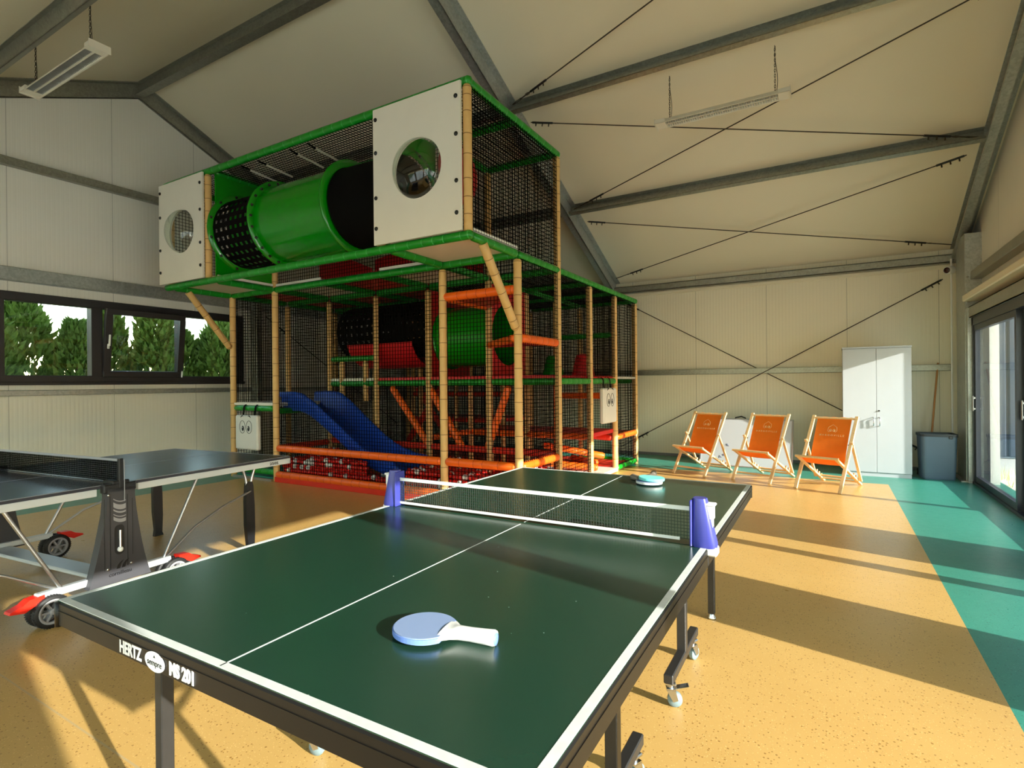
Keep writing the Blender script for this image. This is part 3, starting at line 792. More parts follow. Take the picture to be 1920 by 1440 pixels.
def bubble_panel(x0, x1, dome_out):
    cx, cz, r = (x0 + x1) / 2 + .03, 3.42, .285
    M = Matrix(((1, 0, 0, 0), (0, 0, -1, YO - .05), (0, 1, 0, 0), (0, 0, 0, 1)))
    p = part('window_panel', holed(x0, x1, Z2 + .035, Z3 - .015, cx, cz, r, .022, M), 'white')
    prof = [(r * math.cos(a), r * .62 * math.sin(a)) for a in [i * math.pi / 2 / 12 for i in range(13)]]
    prof = [(r + .02, -.004)] + prof; prof[-1] = (.001, prof[-1][1])
    D = Matrix.Translation((cx, YO - .062, cz)) @ Matrix.Rotation(R(90), 4, 'X')
    part('bubble_window', MB().lathe(prof, 40, 0, D), 'dome', p)
    for sx, fr4 in ((x0 + .035, (.08, .33, .67, .90)), (x1 - .05, (.10, .36, .68, .90))):
        for f4 in fr4:
            z = Z2 + .065 + (Z3 - Z2 - .08) * (1 - f4)
            part('bolt_cap', MB().sphere((sx, YO - .075, z), .021, 10, 8, 0, (1, .7, 1)), 'bolt', p)
bubble_panel(-7.965, -6.93, 1); bubble_panel(-3.95, -2.875, 1)
# tunnel of the upper level --------------------------------------------------------------
TY, TZ, TR = 4.55, 3.40, .47
def MX(x, y=TY, z=TZ):            # lathe axis along +X
    return Matrix(((0, 0, 1, x), (1, 0, 0, y), (0, 1, 0, z), (0, 0, 0, 1)))
def flange(x, r, y=TY, z=TZ, m='tube', parent=None, nb=22, side=-1):
    fl = part('flange', MB().lathe([(r - .012, -.012), (r + .075, -.012), (r + .078, 0), (r + .075, .012), (r - .012, .012)], 48, 0, MX(x, y, z)), m, parent)
    for k in range(nb):
        a = 2 * math.pi * k / nb
        part('bolt', MB().sphere((x + side * .018, y + (r + .038) * math.cos(a), z + (r + .038) * math.sin(a)), .016, 8, 6), 'bolt', parent)
tn = part('tunnel', MB().lathe([(TR, -5.98), (TR, -4.72)], 48, 0, MX(0)).lathe([(TR - .008, -4.72), (TR - .008, -5.98)], 48, 0, MX(0)), 'tube')
def flange_on(par, x, r, y, z, side, nb=24, m='tube'):
    fb = MB().lathe([(r - .012, -.012), (r + .07, -.012), (r + .073, 0), (r + .07, .012), (r - .012, .012)], 48, 0, MX(x, y, z))
    part('flange', fb, m, par)
    bb = MB()
    for k in range(nb):
        a = 2 * math.pi * k / nb
        bb.sphere((x + side * .022, y + (r + .036) * math.cos(a), z + (r + .036) * math.sin(a)), .017, 8, 6)
    part('bolts', bb, 'bolt', par)
flange_on(tn, -5.98, TR, TY, TZ, 1); flange_on(tn, -4.72, TR, TY, TZ, -1)
part('sleeve', MB().lathe([(TR - .02, -4.70), (TR - .03, -3.95)], 40, 0, MX(0)).lathe([(TR - .05, -3.95), (TR - .05, -4.7)], 40, 0, MX(0)), 'webb')
def web_tube(x0, x1, y, z, r, n, m, w):
    b = MB()
    for k in range(n):
        a0 = 2 * math.pi * (k - w / 2) / n; a1 = 2 * math.pi * (k + w / 2) / n
        b.lathe([(r, x0), (r, x1)], 2, 0, MX(0, y, z), True, None, a0, a1)
    for k in range(m + 1):
        xx = x0 + (x1 - x0) * k / m; h = (x1 - x0) / m * w / 2
        b.lathe([(r + .003, xx - h), (r + .003, xx + h)], n, 0, MX(0, y, z))
    return b
part('web_tunnel', web_tube(-6.80, -6.0, TY, TZ, .45, 26, 8, .62), 'webb')
def green_panel(x, y0, y1, m='tube'):
    Mp = Matrix(((0, 0, 1, x), (1, 0, 0, 0), (0, 1, 0, 0), (0, 0, 0, 1)))
    p = part('tunnel_panel', holed(y0, y1, Z2 + .06, Z3 - .02, TY, TZ, TR - .02, .02, Mp), m)
    part('flange', MB().lathe([(TR - .035, .02), (TR + .05, .02), (TR + .05, .034), (TR - .035, .04)], 40, 0, MX(x)), m, p)
    bb = MB()
    for k in range(12):
        a = 2 * math.pi * (k + .5) / 12; bb.sphere((x + .04, TY + (TR + .02) * math.cos(a), TZ + (TR + .02) * math.sin(a)), .018, 8, 6)
    part('bolts', bb, 'bolt', p)
green_panel(-6.86, YO + .05, 4.98); green_panel(-3.93, YO + .05, 4.98)
part('back_lining', MB().box(-7.78, -6.9, 4.93, 4.95, Z2 + .06, Z3 - .04), 'tube')
# red dome seen in the right tower, red kick panels behind the front deck
part('dome', MB().sphere((-3.80, 5.27, 3.86), .36, 28, 16, 0, (.35, 1, 1)), 'red')
for x0, x1, h in ((-7.0, -5.88, .62), (-5.8, -4.9, .48), (-4.8, -3.9, .72)):
    part('kick_panel', MB().extr([(x0, Z2 + .06), (x1, Z2 + .06), (x1, Z2 + h * .6), (x0 + (x1 - x0) * .35, Z2 + h + .05), (x0, Z2 + h)], .03, Matrix(((1, 0, 0, 0), (0, 0, 1, 5.93), (0, 1, 0, 0), (0, 0, 0, 1)))), 'red')
# first-level tunnel between two red panels
ty, tz, tr = 6.46, 2.03, .42
Mp = lambda x: Matrix(((0, 0, 1, x), (1, 0, 0, 0), (0, 1, 0, 0), (0, 0, 0, 1)))
for x in (-4.84, -3.86):
    part('tunnel_panel', holed(5.99, 6.95, Z1 + .08, Z2 - .05, ty, tz, tr, .025, Mp(x)), 'red')
t2 = part('tunnel', MB().lathe([(tr, -4.82), (tr, -3.86)], 44, 0, MX(0, ty, tz)).lathe([(tr - .008, -3.86), (tr - .008, -4.82)], 44, 0, MX(0, ty, tz)), 'tube')
part('flange', MB().lathe([(tr, -4.81), (tr + .03, -4.81), (tr + .03, -4.79), (tr, -4.79)], 40, 0, MX(0, ty, tz)), 'tube', t2)
part('web_tunnel', web_tube(-6.75, -4.95, 6.5, 2.2, .42, 22, 16, .66), 'webb')
part('hammock', MB().lathe([(.47, -6.5), (.49, -5.9), (.47, -5.2)], 20, 0, MX(0, 6.48, 2.10), True, None, R(195), R(345)).lathe([(.462, -5.2), (.482, -5.9), (.462, -6.5)], 20, 0, MX(0, 6.48, 2.10), True, None, R(195), R(345)), 'red')
# soft cones on the first level
for x, y, m in ((-3.72, 7.62, 'tube'), (-3.17, 7.50, 'red')):
    part('bumper_cone', MB().lathe([(.001, 0), (.17, 0), (.165, .04), (.115, .27), (.09, .315), (.001, .33)], 22, 0, Matrix.Translation((x, y, Z1 + .08))), m)
# blue slide ---------------------------------------------------------------------------------
path = [(-6.98, .985), (-6.80, .99), (-6.60, .985), (-6.42, .93), (-6.20, .80), (-5.95, .64), (-5.70, .48), (-5.45, .34), (-5.22, .255), (-5.0, .205), (-4.80, .19), (-4.63, .215)]
def spath(t):
    f = t * (len(path) - 1); i = min(int(f), len(path) - 2); u = f - i
    P = [path[max(0, i - 1)], path[i], path[i + 1], path[min(len(path) - 1, i + 2)]]
    return tuple(.5 * (2 * P[1][k] + (P[2][k] - P[0][k]) * u + (2 * P[0][k] - 5 * P[1][k] + 4 * P[2][k] - P[3][k]) * u * u + (3 * P[1][k] - P[0][k] - 3 * P[2][k] + P[3][k]) * u ** 3) for k in (0, 1))
def section(t, s, off):
    x, z = spath(t); x2, z2 = spath(min(1, t + .01)); x1, z1 = spath(max(0, t - .01))
    d = V((x2 - x1, z2 - z1)).normalized(); n = V((-d.y, d.x))
    if n.y < 0: n = -n
    w = .30 + .02 * math.sin(t * 9)
    hgt = (.265 if t < .25 else .25 - .07 * (t - .25) / .75)
    if t > .93: hgt *= max(.25, 1 - (t - .93) / .09)
    # s in -1..1 around the trough
    a = abs(s); sg = 1 if s > 0 else -1
    if a < .5: yy, hh = a / .5 * (w - .06), .0 + .012 * (a / .5) ** 2
    elif a < .86:
        q = (a - .5) / .36; yy = w - .06 + .06 * math.sin(q * math.pi / 2); hh = .012 + hgt * q ** 1.2
    else:
        q = (a - .86) / .14; yy = w + .045 * math.sin(q * math.pi * .7); hh = .012 + hgt + .02 * math.sin(q * math.pi) - .05 * q * q
    hh += off
    return (x + n.x * hh, 5.50 + sg * yy, z + n.y * hh)
b = MB()
b.grid(lambda u, v: section(u, v * 2 - 1, 0), 60, 36); b.grid(lambda u, v: section(u, 1 - v * 2, -.012), 60, 36)
part('slide', b, 'blue')
# ------------------------------------------------------------------ ball pit balls
def ico(sub):
    import bmesh
    bm = bmesh.new(); bmesh.ops.create_icosphere(bm, subdivisions=sub, radius=.0355)
    me = bpy.data.meshes.new('ball'); bm.to_mesh(me); bm.free()
    for p in me.polygons: p.use_smooth = True
    return me
balls = []
rb = random.Random(11)
def slide_near(x, y, z):
    if not (5.13 < y < 5.87): return False
    if x > -4.6 or x < -7: return False
    zz = min(path, key=lambda q: abs(q[0] - x))[1]
    return z > zz - .06
D = .0715
nx = int(3.86 / D); ny = int(.86 / (D * .87))
def top(x, y): return .21 if -5.15 < x < -4.52 and y < 5.95 else .35 + .04 * math.sin(x * 2.3 + 1) + .03 * math.sin(x * 5.1 + y * 4) - .10 * max(0, (x + 4.2)) * .5 + .03 * (y - 5.1)
for j in range(ny + 1):
    y = 5.085 + j * D * .87
    for i in range(nx):
        x = -6.76 + i * D + (j % 2) * D / 2
        if x > -2.93: continue
        h = top(x, y); k = 0; z = .10
        while z < h:
            last = z + D * .82 >= h
            if (j < 1 or last) and not slide_near(x, y, z):
                balls.append((x + rb.gauss(0, .004), y + (k % 2) * .012 + rb.uniform(0, .006), z + (rb.uniform(0, .02) if last else 0)))
            z += D * .86; k += 1
balls.sort(key=lambda p: (p[0]) ** 2 + (p[1]) ** 2 + (p[2] - 1.36) ** 2)
print('BALLS', len(balls))
mr, mw = ico(3), ico(3)
mr.materials.append(G['ballr']); mw.materials.append(G['ballw'])
rest_r = MB(); small = ico(2)
vs_ = [tuple(v.co) for v in small.vertices]; fs_ = [tuple(p.vertices) for p in small.polygons]
rw = random.Random(5)
# show the 300 largest in view: the front wall of balls and the open side near the corner post
front = [p for p in balls if not (p[0] > -3.2 and p[2] < .22)]
pick = set(id(p) for p in front[:300])
for p in balls:
    w = rw.random() < (.12 + .10 * math.sin(p[0] * 7) * math.sin(p[1] * 9 + p[2] * 14))
    if id(p) in pick:
        o = bpy.data.objects.new('pit_ball', mw if w else mr); COL.objects.link(o); o.location = p
        tag(o, 'white plastic ball in the ball pit of the play structure' if w else 'red plastic ball in the ball pit of the play structure', 'ball', 'white balls in the ball pit' if w else 'red balls in the ball pit')
    else:
        rest_r.add([(a + p[0], b2 + p[1], c + p[2]) for a, b2, c in vs_], fs_, 1 if w else 0, True)
o = rest_r.build('pit_balls', [G['ballr'], G['ballw']])
tag(o, 'heap of red and white plastic balls filling the back of the ball pit', 'balls', kind='stuff')
# ------------------------------------------------------------------ pads with cartoon eyes
def pad(loc, rz, label):
    t = thing('hanging_pad', label, 'pad', loc, rz, 'white pads with eyes on the play structure')
    # local: x right, -y front, z up, origin at the bar
    MB().box(-.26, .26, -.115, -.045, -.60, -.10, 0, None, .018).build('cushion', G['foam'], t)
    for x in (-.13, .14):
        c = MB()
        pts = [(0, -.07, -.115), (0, -.058, -.05)] + [(0, -.056 * math.cos(a), .056 * math.sin(a)) for a in [R(q) for q in (10, 40, 70, 100, 130, 160, 190)]]
        for i in range(len(pts) - 1):
            p, q = V(pts[i]), V(pts[i + 1])
            c.add([(x - .02, p.y, p.z), (x + .02, p.y, p.z), (x + .02, q.y, q.z), (x - .02, q.y, q.z)], [(0, 1, 2, 3)])
            n = V((0, -(q.z - p.z), q.y - p.y)).normalized() * .003
            c.add([(x - .02, p.y + n.y, p.z + n.z), (x + .02, p.y + n.y, p.z + n.z), (x + .02, q.y + n.y, q.z + n.z), (x - .02, q.y + n.y, q.z + n.z)], [(3, 2, 1, 0)])
        c.build('strap', G['webb'], t)
    for sx in (-1, 1):
        e2 = MB(); cx, cz, y = sx * .078 - .005, -.27, -.1165
        ring = [(cx + .064 * math.cos(a), y, cz + .092 * math.sin(a)) for a in [i * math.pi / 14 for i in range(28)]]
        e2.tube(ring, .0032, 5, 0, True, True)
        e2.lathe([(.026, 0), (.024, .003), (.001, .003)], 18, 0, Matrix(((1, 0, 0, cx - sx * .012), (0, 0, -1, y), (0, 1.5, 0, cz - .022), (0, 0, 0, 1))))
        e2.sphere((cx - sx * .012 - .006, y - .004, cz - .008), .007, 8, 6, 1, (1, .4, 1))
        e2.build('eye', [G['ink'], G['wplast']], t)
        br = [(cx + sx * (-.02 + .06 * k / 6), y, cz + .135 + .028 * math.sin(math.pi * (.25 + .75 * k / 6)) ) for k in range(7)]
        MB().tube(br, [.002, .005, .0075, .008, .0065, .0045, .002], 6).build('eyebrow', G['ink'], t)
    return t
pad((-7.36, 5.0, 1.035), 0, 'white cloth pad with cartoon eyes hung beside the left window')
pad((-2.85, 7.46, 1.385), R(90), 'white cloth pad with cartoon eyes hung on the right side near the deck chairs')
# ------------------------------------------------------------------ green table-tennis table
T1 = thing('table_tennis_table', 'green table tennis table with white edge lines and black frame in front', 'table', (-1.158, 2.062, 0), R(.55))
HW, HL, ZT = .7625, 1.372, .76
def caster(parent, x, y, ztop, brake, rz):
    M = Matrix.Translation((x, y, 0)) @ Matrix.Rotation(rz, 4, 'Z')
    b = MB().box(-.022, .022, -.022, .022, ztop - .012, ztop, 0, M, .003)
    b.lathe([(.014, ztop - .03), (.014, ztop - .01)], 14, 0, M)
    for s in (-1, 1): b.add([(M @ V(p)) for p in [(-.018, s * .016, ztop - .03), (.02, s * .016, ztop - .03), (.030, s * .016, .032), (.010, s * .016, .025), (-.018, s * .019, ztop - .03), (.02, s * .019, ztop - .03), (.030, s * .019, .032), (.010, s * .019, .025)]],
                            [(0, 1, 2, 3), (7, 6, 5, 4), (0, 4, 5, 1), (1, 5, 6, 2), (2, 6, 7, 3), (3, 7, 4, 0)])
    b.box(-.018, .02, -.019, .019, ztop - .032, ztop - .026, 0, M)
    c = b.build('caster', G['chrome'], parent)
    W = M @ Matrix.Translation((.018, 0, .0305)) @ Matrix.Rotation(R(90), 4, 'X')
    MB().lathe([(.001, -.012), (.02, -.012), (.022, -.010), (.030, -.010), (.0305, -.006), (.0305, .006), (.030, .010), (.022, .010), (.02, .012), (.001, .012)], 24, 0, W).build('wheel', G['rubber'], c)
    if brake:
        MB().bar(M @ V((.01, 0, ztop - .028)), M @ V((.075, 0, ztop - .012)), .03, .006, (0, 0, 1), 0, .002).build('brake_lever', G['chrome'], c)
for s in (-1, 1):
    y0, y1 = sorted((s * .004, s * HL))
    top = MB().box(-HW, HW, y0, y1, ZT - .022, ZT, 0, None, .002).build('tabletop', G['tgreen'], T1)
    ln = MB(); z0, z1 = ZT - .001, ZT + .0008
    ln.box(-HW, -HW + .02, y0, y1, z0, z1).box(HW - .02, HW, y0, y1, z0, z1)
    ye = s * HL; ln.box(-HW + .02, HW - .02, min(ye, ye - s * .02), max(ye, ye - s * .02), z0, z1)
    ln.box(-.002, .002, y0 + .004, y1 - .02, z0, z1)
    ln.build('court_lines', G['tline'], top)
    f = MB(); h0, h1 = ZT - .072, ZT - .004
    yo = s * (HL + .004)
    def sk(x0, x1, ya, yb):
        f.box(x0, x1, ya, yb, h0, h1, 0, None, .004)
    sk(-HW - .004, -HW + .014, y0 + .002, y1); sk(HW - .014, HW + .004, y0 + .002, y1)
    sk(-HW - .004, HW + .004, min(yo, yo - s * .018), max(yo, yo - s * .018)); sk(-HW, HW, min(s * .006, s * .022), max(s * .006, s * .022))
    f.box(-HW - .006, HW + .006, min(yo, yo + s * .002), max(yo, yo + s * .002), ZT - .03, ZT - .026); f.box(HW + .004, HW + .006, y0, y1, ZT - .03, ZT - .026)
    for cx in (-1, 1):
        f.lathe([(.001, h0 - .001), (.012, h0 - .001), (.012, h1), (.001, h1)], 10, 0, Matrix.Translation((cx * (HW - .006), yo - s * .006, 0)))
    fr = f.build('apron', G['tframe'], T1)
    if s < 0:
        t = MB(); M = frame((-.243, -HL - .0055, ZT - .047), (1, 0, 0), (0, 0, 1))
        text_into(t, 'HERTZ', .043, M @ Matrix.Translation((-.112, 0, 0)), 0, .0006, 'CENTER', .0014, .78)
        text_into(t, 'MS 201', .043, M @ Matrix.Translation((.113, 0, 0)), 0, .0006, 'CENTER', .0018, .80)
        el = [(.043 * math.cos(a), .0235 * math.sin(a)) for a in [i * math.pi / 16 for i in range(32)]]
        t.extr(el, .0008, M @ Matrix.Translation((0, 0, -.0002)), 0)
        text_into(t, 'sempre', .021, M @ Matrix.Translation((0, -.003, .001)), 1, .0004, 'CENTER', 0)
        t.extr([(-.004, .010), (.004, .010), (0, .016)], .0006, M @ Matrix.Translation((0, 0, .0009)), 1)
        t.build('lettering', [G['wplast'], G['ink']], fr)
    yl = s * 1.215
    for x in (-.515, .565):
        lg = MB().box(x - .018, x + .018, yl - .018, yl + .018, .03, ZT - .03, 0, None, .003)
        L = lg.build('leg', G['bsteel'], T1)
        MB().lathe([(.001, .0), (.024, .0), (.024, .008), (.015, .026), (.012, .05), (.001, .05)], 16, 0, Matrix.Translation((x, yl, 0))).build('foot', G['chrome'], L)
        MB().lathe([(.001, 0), (.011, 0), (.011, .006), (.001, .008)], 12, 0, Matrix.Translation((x, yl + s * .019, .60)) @ Matrix.Rotation(R(90) * s, 4, 'X')).build('bolt', G['chrome'], L)
        MB().bar((x, yl - s * .02, .58), (x, s * .84, ZT - .05), .02, .02, (1, 0, 0)).build('stay', G['bsteel'], T1)
    MB().box(-.50, .55, yl - .016, yl + .016, .615, .65, 0, None, .003).build('crossbar', G['bsteel'], T1)
    yw = s * .47
    for x in (-.515, .565):
        MB().box(x - .02, x + .02, yw - .02, yw + .02, .13, ZT - .03, 0, None, .003).build('leg', G['bsteel'], T1)
        fb = MB().box(x - .02, x + .02, yw - .26, yw + .26, .105, .145, 0, None, .004).build('foot_bar', G['bsteel'], T1)
        caster(fb, x, yw - .225, .105, x > 0, R(20)); caster(fb, x, yw + .205, .105, False, R(70))
        MB().tube([(x - .03, yw, ZT - .09), (x + .032, yw, ZT - .09)], .006, 8).build('bolt', G['chrome'], T1)
    MB().box(-.50, .55, yw - .014, yw + .014, .30, .33, 0, None, .003).build('crossbar', G['bsteel'], T1)
def fine_net(x0, x1, z0, z1, y, c, r, sag=0.0):
    b = MB(); n = int((x1 - x0) / c); m = max(2, int((z1 - z0) / c))
    for i in range(n + 1):
        x = x0 + (x1 - x0) * i / n; b.thread((x, y, z0), (x, y, z1), r)
    for j in range(m + 1):
        z = z0 + (z1 - z0) * j / m
        b.thread((x0, y, z), (x1, y, z), r)
    return b
N1 = thing('table_tennis_net', 'clip-on net with indigo end posts across the green table', 'net', (-1.158, 2.075, ZT), R(.9))
for s in (-1, 1):
    b = MB(); X = s * .752
    # tapered post
    secs = [(.0, .044, .036), (.012, .046, .038), (.10, .034, .031), (.165, .026, .027), (.176, .024, .025)]
    def ring(h, a, c, lean): return [(X + lean + a * (abs(math.cos(q)) ** .7) * (1 if math.cos(q) > 0 else -1), c * (abs(math.sin(q)) ** .7) * (1 if math.sin(q) > 0 else -1), h) for q in [k * math.pi / 10 for k in range(20)]]
    v = []; f = []
    for h, a, c in secs: v += ring(h, a, c, -s * .09 * h)
    for i in range(len(secs) - 1):
        for k in range(20): f.append((i * 20 + k, i * 20 + (k + 1) % 20, (i + 1) * 20 + (k + 1) % 20, (i + 1) * 20 + k))
    b.add(v, f, 0, True); b.add(v[:20], [tuple(range(20))[::-1]]); b.add(v[-20:], [tuple(range(20))])
    b.box(X - s * .044 - .004, X - s * .044 + .004, -.036, .036, .0, .17, 0, None, .003)
    P = b.build('net_post', G['npost'], N1)
    k = MB().box(X + s * .004, X + s * .034, -.018, .018, .10, .155, 0, None, .005).box(X + s * .0, X + s * .040, -.022, .022, .150, .160, 0, None, .004)
    k.box(X + s * .004, X + s * .03, -.014, .014, -.005, .11)
    k.box(X - s * .02, X + s * .046, -.028, .028, -.03, .004, 0, None, .006)
    k.build('clamp', G['wplast'], P)
x0, x1 = -.712, .712
fine_net(x0, x1, .018, .128, 0, .0115, .0009).build('netting', G['pnet'], N1)
MB().box(x0, x1, -.0025, .0025, .124, .140, 0, None, .001).build('top_band', G['band'], N1)
MB().box(x0, x1 - .05, -.002, .002, .010, .022, 0, None, .001).build('bottom_band', G['band'], N1)
# paddles -----------------------------------------------------------------
def paddle(label, loc, rz, rubber, edge, gripm, tilt=0):
    t = thing('table_tennis_bat', label, 'bat', loc, rz, 'table tennis bats')
    t.rotation_euler = (R(tilt), 0, rz)
    n = 40
    def outl(k):     # blade outline, handle towards +x
        pts = []
        for i in range(n + 1):
            a = R(38) + (2 * math.pi - R(76)) * i / n
            pts.append((.079 * math.cos(a) * k - .0, .0755 * math.sin(a) * k))
        return pts
    w = .0185
    pl = outl(1.0) ; pl = [(x, y) for x, y in pl]
    MB().extr(pl, .011, Matrix.Translation((0, 0, .002))).build('blade', G[edge], t)
    MB().extr(outl(.965), .0155, Matrix.Translation((0, 0, 0))).build('rubber', G[rubber], t)
    h = MB()
    secs = [(.052, .046, .0075), (.062, .046, .0075), (.078, .030, .010), (.092, .0165, .0135), (.12, .0145, .0135), (.16, .0165, .0145), (.178, .018, .015), (.182, .0165, .0135)]
    v = []; f = []
    for x, a, c in secs:
        v += [(x, a * 1.12 * math.cos(q), .0095 + c * 1.2 * math.sin(q)) for q in [k * math.pi / 9 for k in range(18)]]
    for i in range(len(secs) - 1):
        for k in range(18): f.append((i * 18 + k, i * 18 + (k + 1) % 18, (i + 1) * 18 + (k + 1) % 18, (i + 1) * 18 + k))
    h.add(v, f, 0, True); h.add(v[:18], [tuple(range(18))[::-1]]); h.add(v[-18:], [tuple(range(18))])
    H = h.build('handle', G[gripm], t)
    MB().lathe([(.001, 0), (.014, 0), (.014, .003), (.006, .0035), (.001, .0035)], 16, 0, Matrix.Translation((.1815, 0, .0075)) @ Matrix.Rotation(R(90), 4, 'Y')).build('end_cap', G['pedge'], H)
    return t
paddle('pale blue bat with a white handle lying on the near half of the green table', (-.852, 1.028, ZT + .0075), R(11), 'pblue', 'pedge', 'wplast')
paddle('pale bat with a grey grip lying beneath the aqua bat on the green table', (-.935, 3.19, ZT + .0075), R(140), 'pblue', 'wplast', 'pgrey')
paddle('aqua bat lying on top of another bat at the far end of the green table', (-.925, 3.205, ZT + .026), R(102), 'pteal', 'pteal', 'pgrey', 3)
# ------------------------------------------------------------------ black table
T2 = thing('table_tennis_table', 'slate grey folding table tennis table with black pylons behind the green one', 'table', (-4.64, 1.63, 0), R(5.5))
for s in (-1, 1):
    y0, y1 = sorted((s * .006, s * 1.372))
    top = MB().box(-HW, HW, y0, y1, ZT - .02, ZT, 0, None, .002).build('tabletop', G['tblack'], T2)
    ln = MB(); z0, z1 = ZT - .001, ZT + .0007
    ln.box(-HW, -HW + .018, y0, y1, z0, z1).box(HW - .018, HW, y0, y1, z0, z1).box(-.0015, .0015, y0, y1, z0, z1)
    ye = s * 1.372; ln.box(-HW + .018, HW - .018, min(ye, ye - s * .018), max(ye, ye - s * .018), z0, z1)
    ln.build('court_lines', G['grey'], top)
    f = MB(); g0, g1 = sorted((s * .12, s * 1.374))
    for sx in (-1, 1): f.box(min(sx * .735, sx * .766), max(sx * .735, sx * .766), g0, g1, ZT - .062, ZT - .018, 0, None, .003)
    f.box(-.766, .766, min(ye, ye - s * .02), max(ye, ye - s * .02), ZT - .062, ZT - .018, 0, None, .003)
    A = f.build('apron', G['wsteel'], T2)
    if s > 0:
        t = MB(); text_into(t, '250S', .030, frame((.7668, 1.20, ZT - .041), (0, 1, 0), (0, 0, 1)), 0, .0004, 'CENTER', .0006, 1.5)
        t.build('lettering', G['ink'], A)
    for sx in (-1, 1):
        x = sx * .60; yl = s * 1.09
        b = MB()
        for o2 in (-.022, .022):
            pts = [(x, yl + o2 * 2.2 * (1 - u) ** 2 + o2 * .75, ZT - .06 - .20 * u) for u in (0, .2, .45, .7, 1)]
            b.tube(pts, .011, 10)
        L = b.build('leg', G['alu'], T2)
        prof = [(-.030, .56), (-.022, .575), (.022, .575), (.032, .54), (.042, .38), (.045, .18), (.038, .03), (.05, .0), (-.03, 0), (-.022, .06), (-.038, .22), (-.040, .42)]
        MB().extr([(yl + s * a, z) for a, z in prof], .034, Matrix(((0, 0, 1, x - .017), (1, 0, 0, 0), (0, 1, 0, 0), (0, 0, 0, 1)))).build('leg_shell', G['plastd'], L)
        bx = sx * .735
        MB().tube([(bx, s * .30, .20), (sx * .72, s * .56, ZT - .05)], .0105, 10).build('brace', G['alu'], T2)
        MB().tube([(bx, s * .31, .195), (sx * .70, s * .55, .345), (sx * .66, s * .80, .43), (x + sx * .02, yl, .50)], .0085, 10).build('brace', G['alu'], T2)
for sx in (-1, 1):
    bx = sx * .735
    base_ = MB().box(bx - .022, bx + .022, -.42, .34, .165, .205, 0, None, .004).build('base_bar', G['wsteel'], T2)
    for sy in (-1, 1):
        y = sy * .36
        W = lambda xx: Matrix(((0, 0, 1, xx), (1, 0, 0, y), (0, 1, 0, .092), (0, 0, 0, 1)))
        for o2 in (-.034, .034):
            wm = MB()
            wm.lathe([(.066, -.017), (.088, -.017), (.0915, -.010), (.092, .0), (.0915, .010), (.088, .017), (.066, .017)], 36, 0, W(bx + o2))
            for gk in range(40):
                a = 2 * math.pi * gk / 40
                wm.box(-.0165, .0165, -.002, .002, .090, .0935, 0, Matrix.Translation((bx + o2, y, .092)) @ Matrix.Rotation(a, 4, 'X'))
            wm.lathe([(.070, -.018), (.066, -.019), (.058, -.019), (.056, .019), (.066, .019), (.070, .018)], 36, 1, W(bx + o2))
            wm.lathe([(.001, -.020), (.016, -.020), (.018, -.016), (.018, .016), (.016, .020), (.001, .020)], 18, 1, W(bx + o2))
            for k in range(6):
                a = k * math.pi / 3
                wm.bar(W(bx + o2) @ V((.014 * math.cos(a), .014 * math.sin(a), 0)), W(bx + o2) @ V((.060 * math.cos(a), .060 * math.sin(a), 0)), .012, .030, (1, 0, 0), 1)
            wm.build('wheel', [G['rubblack'], G['grey']], base_)
        MB().box(bx - .02, bx + .02, y - .03, y + .03, .10, .17, 0, None, .006).build('fork', G['plastd'], base_)
        pd = [(y + sy * a, z) for a, z in ((.03, .196), (.10, .190), (.13, .168), (.185, .150), (.19, .138), (.12, .125), (.07, .150), (.03, .162))]
        if sy < 0: pd = pd[::-1]
        MB().extr(pd, .062, Matrix(((0, 0, 1, bx - .031), (1, 0, 0, 0), (0, 1, 0, 0), (0, 0, 0, 1)))).build('brake_pedal', G['redp'], base_)
    # pylon
    def prow(z):
        u = (z - .15) / .58
        return (-.165 + .085 * min(1, u * 1.2) - .02 * (1 - u) ** 3, .145 - .065 * min(1, u * 1.15) + .03 * (1 - u) ** 4)
    zs = [.15, .19, .24, .30, .38, .48, .58, .68, .735]
    L_ = [prow(z) for z in zs]
    poly = [(a, z) for (a, c), z in zip(L_, zs)] + [(c, z) for (a, c), z in reversed(list(zip(L_, zs)))]
    xo = sx * .80
    Mp2 = Matrix(((0, 0, 1, min(xo, xo - sx * .06)), (1, 0, 0, 0), (0, 1, 0, 0), (0, 0, 0, 1)))
    PY = MB().extr(poly, .06, Mp2).build('pylon', G['plast'], T2)
    F = frame((xo + sx * .0005, -.015, 0), (0, sx, 0), (0, 0, 1))
    d2 = MB()
    for a in (-.052, .048):
        for z0, z1 in ((.24, .69),):
            d2.box(a - .0012, a + .0012, z0, z1, -.001, .0015, 0, F)
    for a, z0, z1 in ((-.085, .24, .68), (.078, .30, .66)): d2.box(a - .001, a + .001, z0, z1, -.001, .0012, 0, F)
    st = [(.028 * math.cos(q), .028 * math.sin(q)) for q in [R(k) for k in range(0, 181, 15)]] + [(-.028, -.13)] + [(.028 * math.cos(q), -.13 + .028 * math.sin(q)) for q in [R(k) for k in range(180, 361, 15)]]
    d2.extr(st, .002, F @ Matrix.Translation((.0, .48, 0)))
    d2.build('panel_seam', G['plastd'], PY)
    MB().tube([F @ V((0, .475, .008)), F @ V((0, .37, .008))], .0085, 10).sphere(F @ V((0, .355, .008)), .017, 14, 10, 1).build('latch', [G['chrome'], G['wplast']], PY)
    pr = MB()
